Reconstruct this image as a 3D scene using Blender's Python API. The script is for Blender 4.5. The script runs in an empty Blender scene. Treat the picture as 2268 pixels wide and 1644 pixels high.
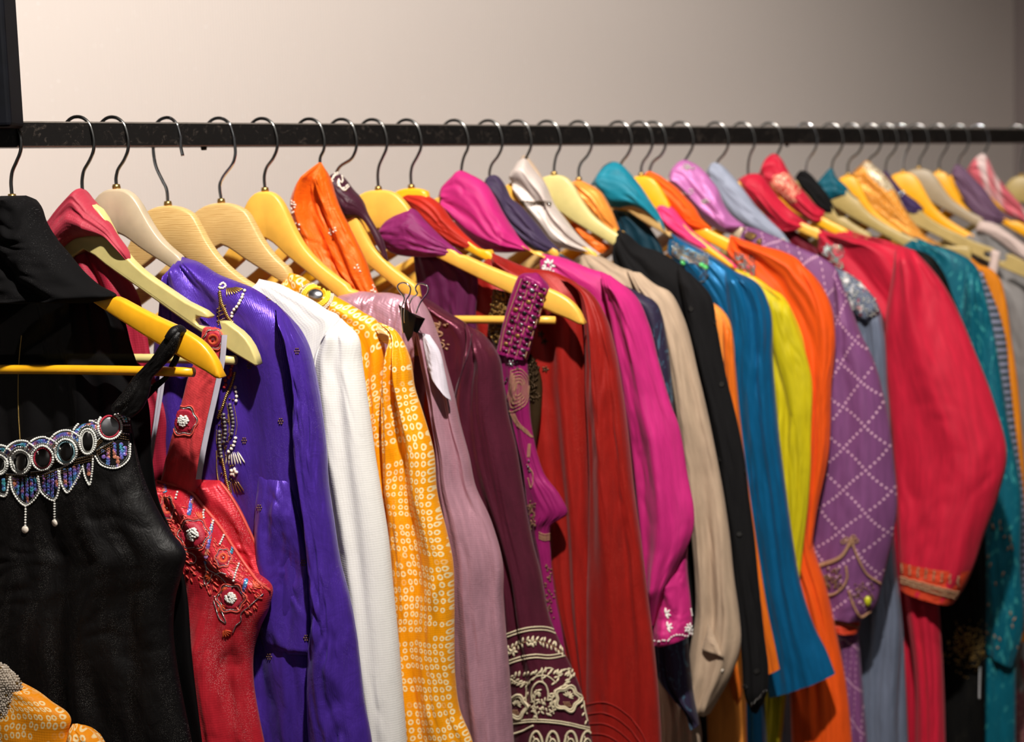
import bpy, bmesh, math, random
import numpy as np
from mathutils import Vector, Matrix
from mathutils.bvhtree import BVHTree
random.seed(7); rng = np.random.RandomState(11)
S = bpy.context.scene
C = S.collection

# ------------------------------------------------------------------ camera
F = 3640.0                                   # focal length in pixels of the 2268 px wide frame
PITCH, ROLL = math.radians(5.93), math.radians(2.0)
CAM = Vector((0, 0, 1.62))
fwd = Vector((0, math.cos(PITCH), -math.sin(PITCH)))
r0 = Vector((1, 0, 0)); u0 = Vector((0, math.sin(PITCH), math.cos(PITCH)))
RT = r0*math.cos(ROLL) - u0*math.sin(ROLL)
UP = r0*math.sin(ROLL) + u0*math.cos(ROLL)
cd = bpy.data.cameras.new('camera'); cam = bpy.data.objects.new('camera', cd); C.objects.link(cam)
cd.sensor_width = 36.0; cd.lens = 36.0*F/2268.0
cam.matrix_world = Matrix(((RT.x, UP.x, -fwd.x, CAM.x), (RT.y, UP.y, -fwd.y, CAM.y), (RT.z, UP.z, -fwd.z, CAM.z), (0, 0, 0, 1)))
cd.dof.use_dof = True; cd.dof.focus_distance = 1.52; cd.dof.aperture_fstop = 5.0; cd.dof.aperture_blades = 0
cd.clip_start = 0.05
S.camera = cam

# ------------------------------------------------------------------ light
W = bpy.data.worlds.new('world'); S.world = W; W.use_nodes = True
W.node_tree.nodes['Background'].inputs[0].default_value = (1.0, 0.93, 0.88, 1)
W.node_tree.nodes['Background'].inputs[1].default_value = 0.10
def aim(o, target):
    d = Vector(target) - o.location
    o.rotation_euler = d.to_track_quat('-Z', 'Y').to_euler()
def spot(name, loc, target, watts, deg, blend, radius, col):
    l = bpy.data.lights.new(name, 'SPOT'); l.energy = watts; l.spot_size = math.radians(deg); l.spot_blend = blend
    l.shadow_soft_size = radius; l.color = col
    o = bpy.data.objects.new(name, l); C.objects.link(o); o.location = loc; aim(o, target); return o
WARM = (1.0, 0.94, 0.87)
spot('ceiling_spot_light', (0.12, 0.72, 2.85), (-0.02, 2.1, 1.76), 262, 80, 0.8, 0.03, WARM)
spot('ceiling_spot_light', (0.62, 1.3, 2.85), (0.5, 2.15, 1.66), 42, 54, 0.9, 0.035, WARM)
spot('ceiling_spot_light', (1.05, 1.9, 2.85), (0.9, 2.7, 1.66), 21, 50, 0.9, 0.035, WARM)
al = bpy.data.lights.new('fill_area_light', 'AREA'); al.energy = 4; al.size = 1.4; al.size_y = 1.4; al.color = (1, 0.95, 0.9)  # added fill light, stands for no real fixture
ao = bpy.data.objects.new('fill_area_light', al); C.objects.link(ao); ao.location = (-0.6, -0.9, 2.75); aim(ao, (0.1, 2, 1.2))

S.view_settings.view_transform = 'Standard'; S.view_settings.look = 'None'
S.view_settings.exposure = -0.12; S.view_settings.gamma = 1.0; S.view_settings.use_curve_mapping = False
S.cycles.max_bounces = 6

# ------------------------------------------------------------------ materials
def srgb(c):
    def g(x):
        x /= 255.0
        return x/12.92 if x <= .04045 else ((x+.055)/1.055)**2.4
    return (g(c[0]), g(c[1]), g(c[2]), 1.0)
class NT:
    def __init__(s, name):
        s.m = bpy.data.materials.new(name); s.m.use_nodes = True; s.t = s.m.node_tree
        s.p = s.t.nodes['Principled BSDF']; s.uvn = None
    def node(s, typ, **kw):
        n = s.t.nodes.new(typ)
        for k, v in kw.items(): setattr(n, k, v)
        return n
    def plug(s, sock, v):
        if hasattr(v, 'is_output') or isinstance(v, bpy.types.NodeSocket): s.t.links.new(v, sock)
        else: sock.default_value = v
    def uv(s):
        if s.uvn is None: s.uvn = s.node('ShaderNodeUVMap', uv_map='flow').outputs[0]
        return s.uvn
    def obj(s): return s.node('ShaderNodeTexCoord').outputs['Object']
    def math(s, op, a, b=0.0, c=0.0):
        n = s.node('ShaderNodeMath', operation=op)
        for i, v in enumerate((a, b, c)): s.plug(n.inputs[i], v)
        return n.outputs[0]
    def vscale(s, v, sc):
        n = s.node('ShaderNodeMapping'); s.plug(n.inputs[0], v); n.inputs['Scale'].default_value = sc; return n.outputs[0]
    def noise(s, v, scale, detail=2, rough=.5, dist=0):
        n = s.node('ShaderNodeTexNoise'); s.plug(n.inputs['Vector'], v)
        n.inputs['Scale'].default_value = scale; n.inputs['Detail'].default_value = detail
        n.inputs['Roughness'].default_value = rough; n.inputs['Distortion'].default_value = dist
        return n.outputs[0]
    def wave(s, v, scale, dist=0, direction='X', ds=1.0):
        n = s.node('ShaderNodeTexWave', bands_direction=direction); s.plug(n.inputs['Vector'], v)
        n.inputs['Scale'].default_value = scale; n.inputs['Distortion'].default_value = dist
        n.inputs['Detail Scale'].default_value = ds; return n.outputs[1]
    def ramp(s, f, stops):
        n = s.node('ShaderNodeValToRGB'); s.plug(n.inputs[0], f)
        e = n.color_ramp.elements
        while len(e) < len(stops): e.new(.5)
        for i, (p, c) in enumerate(stops):
            e[i].position = p; e[i].color = c if len(c) == 4 else (*c, 1)
        return n.outputs[0]
    def step(s, f, a, b):
        n = s.node('ShaderNodeMapRange', interpolation_type='SMOOTHSTEP'); s.plug(n.inputs[0], f)
        n.inputs[1].default_value = a; n.inputs[2].default_value = b
        return n.outputs[0]
    def mix(s, f, a, b):
        n = s.node('ShaderNodeMix', data_type='RGBA'); s.plug(n.inputs[0], f); s.plug(n.inputs[6], a); s.plug(n.inputs[7], b)
        return n.outputs[2]
    def bump(s, h, strength=.3, dist=.001, prev=None):
        n = s.node('ShaderNodeBump'); s.plug(n.inputs['Height'], h)
        n.inputs['Strength'].default_value = strength; n.inputs['Distance'].default_value = dist
        if prev is not None: s.plug(n.inputs['Normal'], prev)
        return n.outputs[0]

def fabric(name, col, rough=.75, sheen=.25, metal=0.0, weave=(2600, 2600), wstr=.12, slub=.12, crinkle=0.0, sparkle=0.0,
           alpha=1.0, col2=None, pattern=None, pcol=(240, 235, 220), spec=.28, spcol=(1, 1, 1, 1), cs=170):
    n = NT(name); uv = n.uv(); base = srgb(col)
    dark = tuple(x*(1-slub*1.6) for x in base[:3])+(1,); lite = tuple(min(1, x*(1+slub)) for x in base[:3])+(1,)
    c = n.ramp(n.noise(n.vscale(uv, (160, 18, 1)), 1.0, 4, .6), [(.3, dark), (.7, lite)])
    if col2 is not None:
        c = n.mix(n.step(n.noise(uv, 9, 2), .42, .58), c, srgb(col2))
    extra = 0
    if pattern == 'bandhani':
        w = n.node('ShaderNodeVectorMath', operation='ADD'); n.plug(w.inputs[0], n.vscale(uv, (168, 128, 1)))
        nz = n.node('ShaderNodeTexNoise'); n.plug(nz.inputs['Vector'], uv); nz.inputs['Scale'].default_value = 11; nz.inputs['Detail'].default_value = 0
        sc = n.node('ShaderNodeVectorMath', operation='SCALE'); n.plug(sc.inputs[0], nz.outputs[1]); sc.inputs['Scale'].default_value = 3.0
        n.plug(w.inputs[1], sc.outputs[0])
        v = n.node('ShaderNodeTexVoronoi', voronoi_dimensions='2D', feature='F1'); n.plug(v.inputs['Vector'], w.outputs[0])
        v.inputs['Scale'].default_value = 1.0; v.inputs['Randomness'].default_value = .28
        d = v.outputs[0]
        ring = n.math('MULTIPLY', n.step(d, .13, .2), n.math('SUBTRACT', 1.0, n.step(d, .34, .41)))
        sep = n.node('ShaderNodeSeparateXYZ'); n.plug(sep.inputs[0], v.outputs['Position'])
        row = n.math('FRACT', n.math('DIVIDE', n.math('FLOOR', n.math('ADD', sep.outputs[1], .0)), 3.0))
        keep = n.step(n.noise(n.vscale(v.outputs['Position'], (.13, .4, 1)), 1.0, 1), .42, .46)
        keep = n.math('MAXIMUM', keep, n.math('LESS_THAN', row, .2))
        ring = n.math('MULTIPLY', ring, keep)
        c = n.mix(ring, c, srgb(pcol))
    if pattern == 'dots':
        sep = n.node('ShaderNodeSeparateXYZ'); n.plug(sep.inputs[0], uv)
        wob = n.math('MULTIPLY', n.math('SINE', n.math('MULTIPLY', sep.outputs[1], 2*math.pi/.056)), .0015)
        K = 6; P = .056
        a = n.math('MULTIPLY', n.math('ADD', n.math('ADD', sep.outputs[0], wob), sep.outputs[1]), K/P)
        b = n.math('MULTIPLY', n.math('SUBTRACT', n.math('ADD', sep.outputs[0], wob), sep.outputs[1]), K/P)
        fa = n.math('SUBTRACT', n.math('FRACT', a), .5); fb = n.math('SUBTRACT', n.math('FRACT', b), .5)
        d = n.math('SQRT', n.math('ADD', n.math('MULTIPLY', fa, fa), n.math('MULTIPLY', fb, fb)))
        dot = n.math('SUBTRACT', 1.0, n.step(d, .17, .29))
        ma = n.math('LESS_THAN', n.math('FLOORED_MODULO', n.math('FLOOR', a), K), .5)
        mb = n.math('LESS_THAN', n.math('FLOORED_MODULO', n.math('FLOOR', b), K), .5)
        c = n.mix(n.math('MULTIPLY', dot, n.math('MAXIMUM', ma, mb)), c, srgb(pcol))
    if pattern == 'stripe':
        c = n.mix(n.step(n.wave(n.vscale(uv, (22, 66, 1)), .45, 1.2, 'Y'), .35, .55), c, srgb(pcol))
    if pattern == 'brocade':
        c = n.mix(n.step(n.noise(uv, 240, 3, .7), .46, .55), c, srgb(pcol))
    if pattern == 'band':       # wide woven bands across the cloth
        c = n.mix(n.step(n.noise(n.vscale(uv, (4, 24, 1)), 1.0, 2), .44, .56), c, srgb(pcol))
    if pattern == 'foliage':
        c = n.mix(n.step(n.noise(n.vscale(uv, (70, 26, 1)), 1.0, 4, .7, 2.2), .56, .66), c, srgb(pcol))
    if pattern == 'floral':
        v = n.node('ShaderNodeTexVoronoi', feature='F1'); n.plug(v.inputs['Vector'], uv); v.inputs['Scale'].default_value = 60
        m = n.math('MULTIPLY', n.step(n.noise(uv, 30, 2), .42, .48), n.math('SUBTRACT', 1.0, n.step(v.outputs[0], .3, .5)))
        c = n.mix(m, c, srgb(pcol))
        c = n.mix(n.math('MULTIPLY', n.step(n.noise(uv, 75, 2), .58, .62), .8), c, srgb((150, 60, 70)))
    if sparkle > 0:
        sp = n.step(n.noise(uv, 1500, 0), .70-.06*sparkle, .78-.06*sparkle)
        sp = n.math('MULTIPLY', sp, n.step(n.noise(n.vscale(uv, (60, 14, 1)), 1.0, 3), .42, .7))
        c = n.mix(n.math('MULTIPLY', sp, min(1, .55*sparkle+.2)), c, spcol)
    n.plug(n.p.inputs['Base Color'], c)
    n.p.inputs['Roughness'].default_value = rough
    n.p.inputs['Metallic'].default_value = metal
    n.p.inputs['Specular IOR Level'].default_value = spec
    n.p.inputs['Sheen Weight'].default_value = sheen*.35
    n.p.inputs['Sheen Roughness'].default_value = .45
    n.p.inputs['Sheen Tint'].default_value = tuple(min(1, .5+.5*x) for x in base[:3])+(1,)
    h = n.math('ADD', n.wave(uv, weave[0]/20, .6, 'X', 2), n.math('MULTIPLY', n.wave(uv, weave[1]/20, .6, 'Y', 2), .7)) if weave[1] else n.wave(uv, weave[0]/20, .3, 'X', 2)
    nb = n.bump(h, wstr, .0006)
    nb = n.bump(n.noise(n.vscale(uv, (20, 5, 1)), 1.0, 3, .5, .4), .2, .004, nb)
    if crinkle > 0:
        nb = n.bump(n.noise(n.vscale(uv, (1.0, .45, 1)), cs*.6, 4, .6, .8), crinkle*.5, .003, nb)
    n.plug(n.p.inputs['Normal'], nb)
    if alpha < 1: n.p.inputs['Alpha'].default_value = alpha
    return n.m

def plain(name, col, rough=.4, metal=0.0, bump=0, spec=.5, sss=0, coat=0):
    n = NT(name); o = n.obj(); b = srgb(col)
    c = n.ramp(n.noise(o, 60, 3), [(.3, tuple(x*.9 for x in b[:3])), (.7, tuple(min(1, x*1.06) for x in b[:3]))])
    n.plug(n.p.inputs['Base Color'], c)
    n.p.inputs['Roughness'].default_value = rough; n.p.inputs['Metallic'].default_value = metal
    n.p.inputs['Specular IOR Level'].default_value = spec; n.p.inputs['Coat Weight'].default_value = coat
    if sss:
        n.p.inputs['Subsurface Weight'].default_value = sss; n.p.inputs['Subsurface Radius'].default_value = (.006, .004, .001)
        n.p.inputs['Subsurface Scale'].default_value = 1.0
    if bump: n.plug(n.p.inputs['Normal'], n.bump(n.noise(o, 300, 2), bump, .001))
    return n.m

def wood_mat():
    n = NT('pale_wood'); o = n.obj()
    w = n.wave(n.vscale(o, (30, 30, 190)), .9, 5.5, 'Z', 1.2)
    f = n.math('ADD', n.math('MULTIPLY', w, .6), n.math('MULTIPLY', n.noise(n.vscale(o, (60, 60, 500)), 1.0, 3), .4))
    c = n.ramp(f, [(.2, srgb((190, 148, 86))), (.5, srgb((214, 176, 112))), (.9, srgb((224, 190, 128)))])
    n.plug(n.p.inputs['Base Color'], c); n.p.inputs['Roughness'].default_value = .38
    n.plug(n.p.inputs['Normal'], n.bump(f, .03, .001)); return n.m
M = {}
M['wood'] = wood_mat()
M['yellow_plastic'] = plain('yellow_plastic', (246, 178, 28), .34, sss=.12, coat=.2)
M['pale_yellow_plastic'] = plain('pale_yellow_plastic', (240, 184, 76), .36, sss=.12, coat=.15)
M['cream_plastic'] = plain('cream_plastic', (212, 196, 128), .38, sss=.06)
M['greige_plastic'] = plain('greige_plastic', (190, 172, 144), .36, sss=.06)
M['olive_plastic'] = plain('olive_plastic', (176, 152, 92), .42)
M['taupe_plastic'] = plain('taupe_plastic', (158, 140, 112), .42)
M['deep_yellow_plastic'] = plain('deep_yellow_plastic', (240, 168, 6), .4)
M['steel'] = plain('steel', (150, 150, 148), .22, 1.0)
M['chrome'] = plain('chrome', (210, 212, 215), .1, 1.0)
M['gold'] = plain('gold', (190, 155, 90), .3, .9)
M['silver'] = plain('silver', (225, 225, 225), .14, 1.0)
M['bronze'] = plain('bronze', (82, 62, 40), .35, .7)
M['gunmetal'] = plain('gunmetal', (40, 38, 36), .3, .6)
M['mirror'] = plain('mirror_glass', (175, 175, 178), .28, 1.0)
M['darkmirror'] = plain('dark_mirror_glass', (95, 92, 90), .22, 1.0)
M['whitebead'] = plain('white_glass_bead', (222, 222, 215), .22)
M['pearl'] = plain('pearl', (242, 230, 214), .2, 0, coat=.6)
M['ivorythread'] = plain('ivory_thread', (205, 192, 160), .5, .15)
M['goldthread'] = plain('gold_thread', (168, 128, 96), .45, .4, bump=.4)
M['blackclip'] = plain('black_clip_enamel', (5, 5, 6), .45, spec=.12)
M['whitethread'] = plain('white_thread', (235, 232, 225), .7)
M['redthread'] = plain('red_thread', (178, 30, 55), .5)
M['coralthread'] = plain('coral_thread', (214, 84, 70), .5)
M['orangethread'] = plain('orange_thread', (212, 82, 42), .5)
M['greybead'] = plain('grey_pearl', (120, 112, 112), .25, .3)
M['greenstone'] = plain('green_stone', (90, 200, 110), .1)
M['yellowstone'] = plain('yellow_stone', (190, 190, 40), .2)
M['rosestone'] = plain('rose_stone', (190, 50, 60), .2)
M['ribbon'] = plain('white_ribbon', (205, 200, 215), .4)
def sequin_mat():
    n = NT('iridescent_sequin'); o = n.obj()
    c = n.ramp(n.noise(o, 130, 0), [(.3, srgb((230, 150, 120))), (.42, srgb((150, 110, 190))), (.55, srgb((110, 130, 225))), (.72, srgb((90, 190, 200)))])
    n.plug(n.p.inputs['Base Color'], c); n.p.inputs['Metallic'].default_value = .5; n.p.inputs['Roughness'].default_value = .2; return n.m
M['sequin'] = sequin_mat()

# ------------------------------------------------------------------ object helpers
def ray(px, py):
    return fwd + RT*((px-1134.0)/F) - UP*((py-822.0)/F)
def tag(o, label=None, cat=None, group=None, kind=None):
    if label: o['label'] = label
    if cat: o['category'] = cat
    if group: o['group'] = group
    if kind: o['kind'] = kind
    return o
def empty(name, loc, label, cat, group=None):
    o = bpy.data.objects.new(name, None); C.objects.link(o); o.location = loc; o.empty_display_size = .02
    return tag(o, label, cat, group)
def link(name, me, mat, parent=None, smooth=True):
    o = bpy.data.objects.new(name, me); C.objects.link(o)
    if mat is not None and not me.materials: me.materials.append(mat)
    if smooth and len(me.polygons): me.polygons.foreach_set('use_smooth', [True]*len(me.polygons))
    if parent is not None:
        o.parent = parent
    return o
def root_loc(parent):
    v = Vector((0, 0, 0)); p = parent
    while p is not None: v += p.location; p = p.parent
    return v
def mesh_np(name, V, faces, mat, parent=None, smooth=True, uv=None):
    V = np.asarray(V, float) - np.array(root_loc(parent))
    me = bpy.data.meshes.new(name)
    if isinstance(faces, np.ndarray):
        nf, k = faces.shape
        me.vertices.add(len(V)); me.vertices.foreach_set('co', V.ravel())
        me.loops.add(nf*k); me.loops.foreach_set('vertex_index', faces.ravel().astype(np.int32))
        me.polygons.add(nf); me.polygons.foreach_set('loop_start', np.arange(0, nf*k, k, dtype=np.int32))
        me.polygons.foreach_set('loop_total', np.full(nf, k, dtype=np.int32)); me.update(calc_edges=True)
    else:
        me.from_pydata(V.tolist(), [], faces); me.update()
    if uv is not None:
        l = me.uv_layers.new(name='flow'); idx = np.empty(len(me.loops), dtype=np.int32); me.loops.foreach_get('vertex_index', idx)
        l.data.foreach_set('uv', uv[idx].astype(np.float32).ravel())
    me.validate()
    return link(name, me, mat, parent, smooth)

def spline(P, n):
    """smooth curve through control points, evenly spread; returns n x dim"""
    P = np.asarray(P, float)
    if len(P) == 2: 
        t = np.linspace(0, 1, n)[:, None]; return P[0]*(1-t)+P[1]*t
    d = np.r_[0, np.cumsum(np.maximum(np.linalg.norm(np.diff(P, axis=0), axis=1), 1e-6))]
    return spline_at(P, d, np.linspace(0, d[-1], n))
def spline_at(P, d, x):
    h = np.diff(d)[:, None]; sl = np.diff(P, axis=0)/h
    m = np.empty_like(P); m[0] = sl[0]; m[-1] = sl[-1]
    m[1:-1] = (sl[:-1]*h[1:]+sl[1:]*h[:-1])/(h[1:]+h[:-1])
    i = np.clip(np.searchsorted(d, x, side='right')-1, 0, len(d)-2)
    hh = h[i, 0]; t = ((x-d[i])/hh)[:, None]; hh = hh[:, None]
    return ((2*t**3-3*t**2+1)*P[i] + (t**3-2*t**2+t)*hh*m[i] + (-2*t**3+3*t**2)*P[i+1] + (t**3-t**2)*hh*m[i+1])

_perm = rng.permutation(256); _perm = np.r_[_perm, _perm]; _g = rng.uniform(-1, 1, (256, 2)); _g /= np.linalg.norm(_g, axis=1)[:, None]
def pnoise(x, y):
    x = np.asarray(x, float)+100.3; y = np.asarray(y, float)+57.7
    xi = np.floor(x).astype(int); yi = np.floor(y).astype(int); xf = x-xi; yf = y-yi
    u = xf*xf*xf*(xf*(xf*6-15)+10); v = yf*yf*yf*(yf*(yf*6-15)+10)
    def g(i, j, a, b):
        k = _g[_perm[(_perm[i & 255]+j) & 255]]; return k[..., 0]*a+k[..., 1]*b
    n00 = g(xi, yi, xf, yf); n10 = g(xi+1, yi, xf-1, yf); n01 = g(xi, yi+1, xf, yf-1); n11 = g(xi+1, yi+1, xf-1, yf-1)
    return ((n00*(1-u)+n10*u)*(1-v)+(n01*(1-u)+n11*u)*v)*1.5

# ------------------------------------------------------------------ the rail and the planes in which hangers hang
A0 = CAM + ray(42, 299)*1.58
def at_z(px, py, z):
    d = ray(px, py); return CAM + d*((z-CAM.z)/d.z)
B0 = at_z(2240, 301.5, A0.z)
RD = (B0-A0); RAIL_L = RD.length; RD.normalize()
RN = Vector((-RD.y, RD.x, 0)); RN.normalize()           # away from the camera, towards the wall
ROD = .0125
print('rail', A0, B0, RAIL_L, 'angle', math.degrees(math.atan2(RD.y, RD.x)))
class Plane:
    def __init__(s, o, phi=20.0):
        s.o = Vector(o); p = math.radians(phi)
        s.h = Vector((math.cos(p), -math.sin(p), 0)); s.n = Vector((-math.sin(p), -math.cos(p), 0)); s.z = Vector((0, 0, 1))
        s.depth = (s.o-CAM).dot(fwd); s.sc = F/s.depth/100.0       # pixels per cm
    def hit(s, px, py, off=0.0):
        d = ray(px, py); o = s.o+s.n*off; return CAM + d*((o-CAM).dot(s.n)/d.dot(s.n))
    def loc(s, px, py, off=0.0):
        q = s.hit(px, py, off)-s.o; return q.dot(s.h), q.z
    def pt(s, u, v, w=0.0): return s.o + s.h*u + s.z*v + s.n*w
    def hits(s, P, off=0.0):
        P = np.asarray(P, float); d = np.array(fwd)+((P[..., 0:1]-1134)/F)*np.array(RT)-((P[..., 1:2]-822)/F)*np.array(UP)
        o = s.o+s.n*off; k = (o-CAM).dot(s.n)/(d@np.array(s.n)); return np.array(CAM)+d*k[..., None]
def rail_at(px):
    """point on the rail axis seen at column px"""
    lo, hi = -1.0, 5.0
    for _ in range(50):
        m = (lo+hi)/2; q = A0+RD*m-CAM
        x = 1134+F*q.dot(RT)/q.dot(fwd)
        if x < px: lo = m
        else: hi = m
    return A0+RD*lo

BV = {}; PO = {}
def loft(name, mat, parent, H, L, R, T=.015, back=.6, k=2.2, off=0.0, folds=(), nf=(3, .002), wr=(5, 10, .0012), seed=0,
         ns=110, nt=44, ct=.03, cb=0.0, key=None, sheet=False, lobes=0):
    """cloth between two traced edges L and R (matched points), given real thickness T about the hanger's plane"""
    L = np.asarray(L, float); R = np.asarray(R, float); assert len(L) == len(R), name
    mid = (L+R)/2; dl = (np.linalg.norm(np.diff(L, axis=0), axis=1)+np.linalg.norm(np.diff(R, axis=0), axis=1))/2
    d = np.r_[0, np.cumsum(np.maximum(dl, 2))]; x = np.linspace(0, d[-1], ns)
    Ls = spline_at(L, d, x); Rs = spline_at(R, d, x)
    t = .5-.5*np.cos(np.linspace(0, math.pi, nt)); t = .35*t+.65*np.linspace(0, 1, nt)
    s = np.linspace(0, 1, ns)
    PX = Ls[:, None, :]*(1-t)[None, :, None]+Rs[:, None, :]*t[None, :, None]
    P = H.hits(PX, off)                                   # ns, nt, 3
    wid = np.linalg.norm(P[:, -1]-P[:, 0], axis=1); cen = P[:, nt//2]
    ln = np.r_[0, np.cumsum(np.linalg.norm(np.diff(cen, axis=0), axis=1))]; LEN = max(ln[-1], 1e-3)
    tt = t[None, :]; ss = s[:, None]
    prof = np.clip(1-np.abs(2*tt-1)**k, 0, 1)**.5
    env = np.minimum(1, ss/max(ct, 1e-4))**.5 if ct > 0 else np.ones_like(ss)
    if cb > 0: env = env*np.minimum(1, (1-ss)/cb)**.5
    env = np.maximum(env, .02)
    wscale = np.minimum(1, wid/.03)[:, None]
    e2 = prof**.8*env*wscale
    fo = np.zeros((ns, nt))
    W_ = max(float(np.median(wid)), .01)
    nf = (nf[0], min(nf[1], .24*W_/(max(nf[0], 1)*.72)))
    fo += nf[1]*2.2*pnoise(tt*nf[0]*.72+seed*3.1+.35*pnoise(ss*2.5+seed, tt*1.3), ss*1.6+seed*7.7)
    cr = 1-np.sqrt(.02+pnoise(tt*nf[0]*.8+seed*5.3+.6*pnoise(ss*2.2, tt*1.5+seed), ss*1.3+seed*2.2)**2)*3.0
    fo -= nf[1]*.6*np.clip(cr, -.6, 1)
    w1 = pnoise(tt*wr[0]+ss*wr[1]*.35+seed, ss*wr[1]+seed*1.3+.8*pnoise(tt*3+seed, ss*4))
    msk = np.clip(.5+1.6*pnoise(tt*1.7+seed*4, ss*2.6+seed), 0.12, 1)
    fo += msk*(-wr[2]*(1-2.4*np.abs(w1))*1.0+wr[2]*.5*pnoise(tt*wr[0]*2.3+seed*9, ss*wr[1]*2.1))
    for f in folds:                                        # (t at top, t at bottom, width, height in m[, s0, s1])
        a, b, w, hgt = f[:4]; s0, s1 = (f[4], f[5]) if len(f) > 4 else (-.2, 1.2)
        w = max(w, 1.7*abs(hgt)/W_)
        c_ = a+(b-a)*ss+.02*np.sin(ss*9+seed+a*20)
        m_ = np.clip((ss-s0)/.12, 0, 1)*np.clip((s1-ss)/.12, 0, 1)
        fo += hgt*np.exp(-((tt-c_)/w)**2)*m_
    if lobes:
        fo += T*.5*np.cos(2*math.pi*lobes*(tt+.04*np.sin(ss*6+seed)))
    hF = T*prof*env*wscale+fo*e2
    if sheet: hB = hF-.0012
    else: hB = -T*back*prof*env*wscale+fo*e2*.3
    n = np.array(H.n)
    Fv = P+n*hF[..., None]; Bv = P[:, 1:-1][:, ::-1]+n*hB[:, 1:-1][:, ::-1][..., None]
    ring = np.concatenate([Fv, Bv], 1); kk = ring.shape[1]
    V = ring.reshape(-1, 3)
    uw = (tt-.5)*W_*(wid[:, None]/W_)**.6; UVf = np.stack([np.broadcast_to(uw, (ns, nt)), np.broadcast_to(-ln[:, None], (ns, nt))], -1)
    UVb = UVf[:, 1:-1][:, ::-1]+np.array([.5, .0]); UV = np.concatenate([UVf, UVb], 1).reshape(-1, 2)+np.array([seed*.37, 0])
    i = np.arange(ns-1)[:, None]*kk; j = np.arange(kk)[None, :]; j2 = (j+1) % kk
    faces = np.stack([i+j, i+kk+j, i+kk+j2, i+j2], -1).reshape(-1, 4)
    # the seam column where the texture jumps is at the hidden edge
    o = mesh_np(name, V, faces, mat, parent, True, UV)
    fi = (i+np.arange(nt-1)[None, :]); fj = fi+1
    ff = np.stack([fi, fi+kk, fj+kk, fj], -1).reshape(-1, 4)
    if key: PO[key] = o; BV[key] = BVHTree.FromPolygons([tuple(v) for v in V], [tuple(f) for f in ff.tolist()])
    return o

def cast(key, px, py):
    keys = key if isinstance(key, (list, tuple)) else [key]
    best = None
    for q in keys:
        h, nr, _, dist = BV[q].ray_cast(CAM, ray(px, py).normalized())
        if h is not None and (best is None or dist < best[2]):
            if nr.dot(ray(px, py)) > 0: nr = -nr
            best = (h, nr, dist)
    return best

# ------------------------------------------------------------------ small pieces gathered into one mesh
def ell_template(nu=8, nv=5):
    V = [(0, 0, 1)]; Fc = []
    for j in range(1, nv):
        a = math.pi*j/nv
        for i in range(nu): b = 2*math.pi*i/nu; V.append((math.sin(a)*math.cos(b), math.sin(a)*math.sin(b), math.cos(a)))
    V.append((0, 0, -1)); e = len(V)-1
    for i in range(nu):
        k = (i+1) % nu; Fc.append((0, 1+i, 1+k)); Fc.append((e, e-nu+k, e-nu+i))
        for j in range(nv-2): Fc.append((1+j*nu+i, 1+(j+1)*nu+i, 1+(j+1)*nu+k, 1+j*nu+k))
    return np.array(V), Fc
ELL = ell_template(); ELL_S = ell_template(6, 4)
def disc_template(n=14, th=.25):
    V = []; Fc = []
    for z, r in ((-1, 1), (.2, 1), (1, .86)):
        for i in range(n): b = 2*math.pi*i/n; V.append((r*math.cos(b), r*math.sin(b), z*th))
    for j in range(2):
        for i in range(n): k = (i+1) % n; Fc.append((j*n+i, j*n+k, (j+1)*n+k, (j+1)*n+i))
    Fc.append(tuple(range(2*n, 3*n))); Fc.append(tuple(reversed(range(n))))
    return np.array(V), Fc
DISC = disc_template(); 
def box_template():
    V = [(x*s, y*s, z) for z, s in ((-1, 1), (.6, 1), (1, .8)) for x, y in ((-1, -1), (1, -1), (1, 1), (-1, 1))]
    Fc = [(3, 2, 1, 0), (8, 9, 10, 11)]+[(j*4+i, j*4+(i+1) % 4, (j+1)*4+(i+1) % 4, (j+1)*4+i) for j in range(2) for i in range(4)]
    return np.array(V, float), Fc
BOX = box_template()
class Acc:
    def __init__(s): s.V = []; s.F = []; s.n = 0
    def add(s, tmpl, loc, nrm, dr, sx, sy, sz):
        z = np.array(nrm, float); z /= np.linalg.norm(z); x = np.array(dr, float); x -= z*x.dot(z)
        l = np.linalg.norm(x)
        if l < 1e-9: x = np.cross(z, (0, .3, 1)); l = np.linalg.norm(x)
        x /= l; y = np.cross(z, x); V, Fc = tmpl
        s.V.append(np.array(loc)+V[:, 0:1]*sx*x+V[:, 1:2]*sy*y+V[:, 2:3]*sz*z)
        s.F += [tuple(i+s.n for i in f) for f in Fc]; s.n += len(V)
    def build(s, name, mat, parent, kind=None):
        if not s.V: return None
        o = mesh_np(name, np.concatenate(s.V), s.F, mat, parent, True)
        if kind: o['kind'] = kind
        return o
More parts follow.
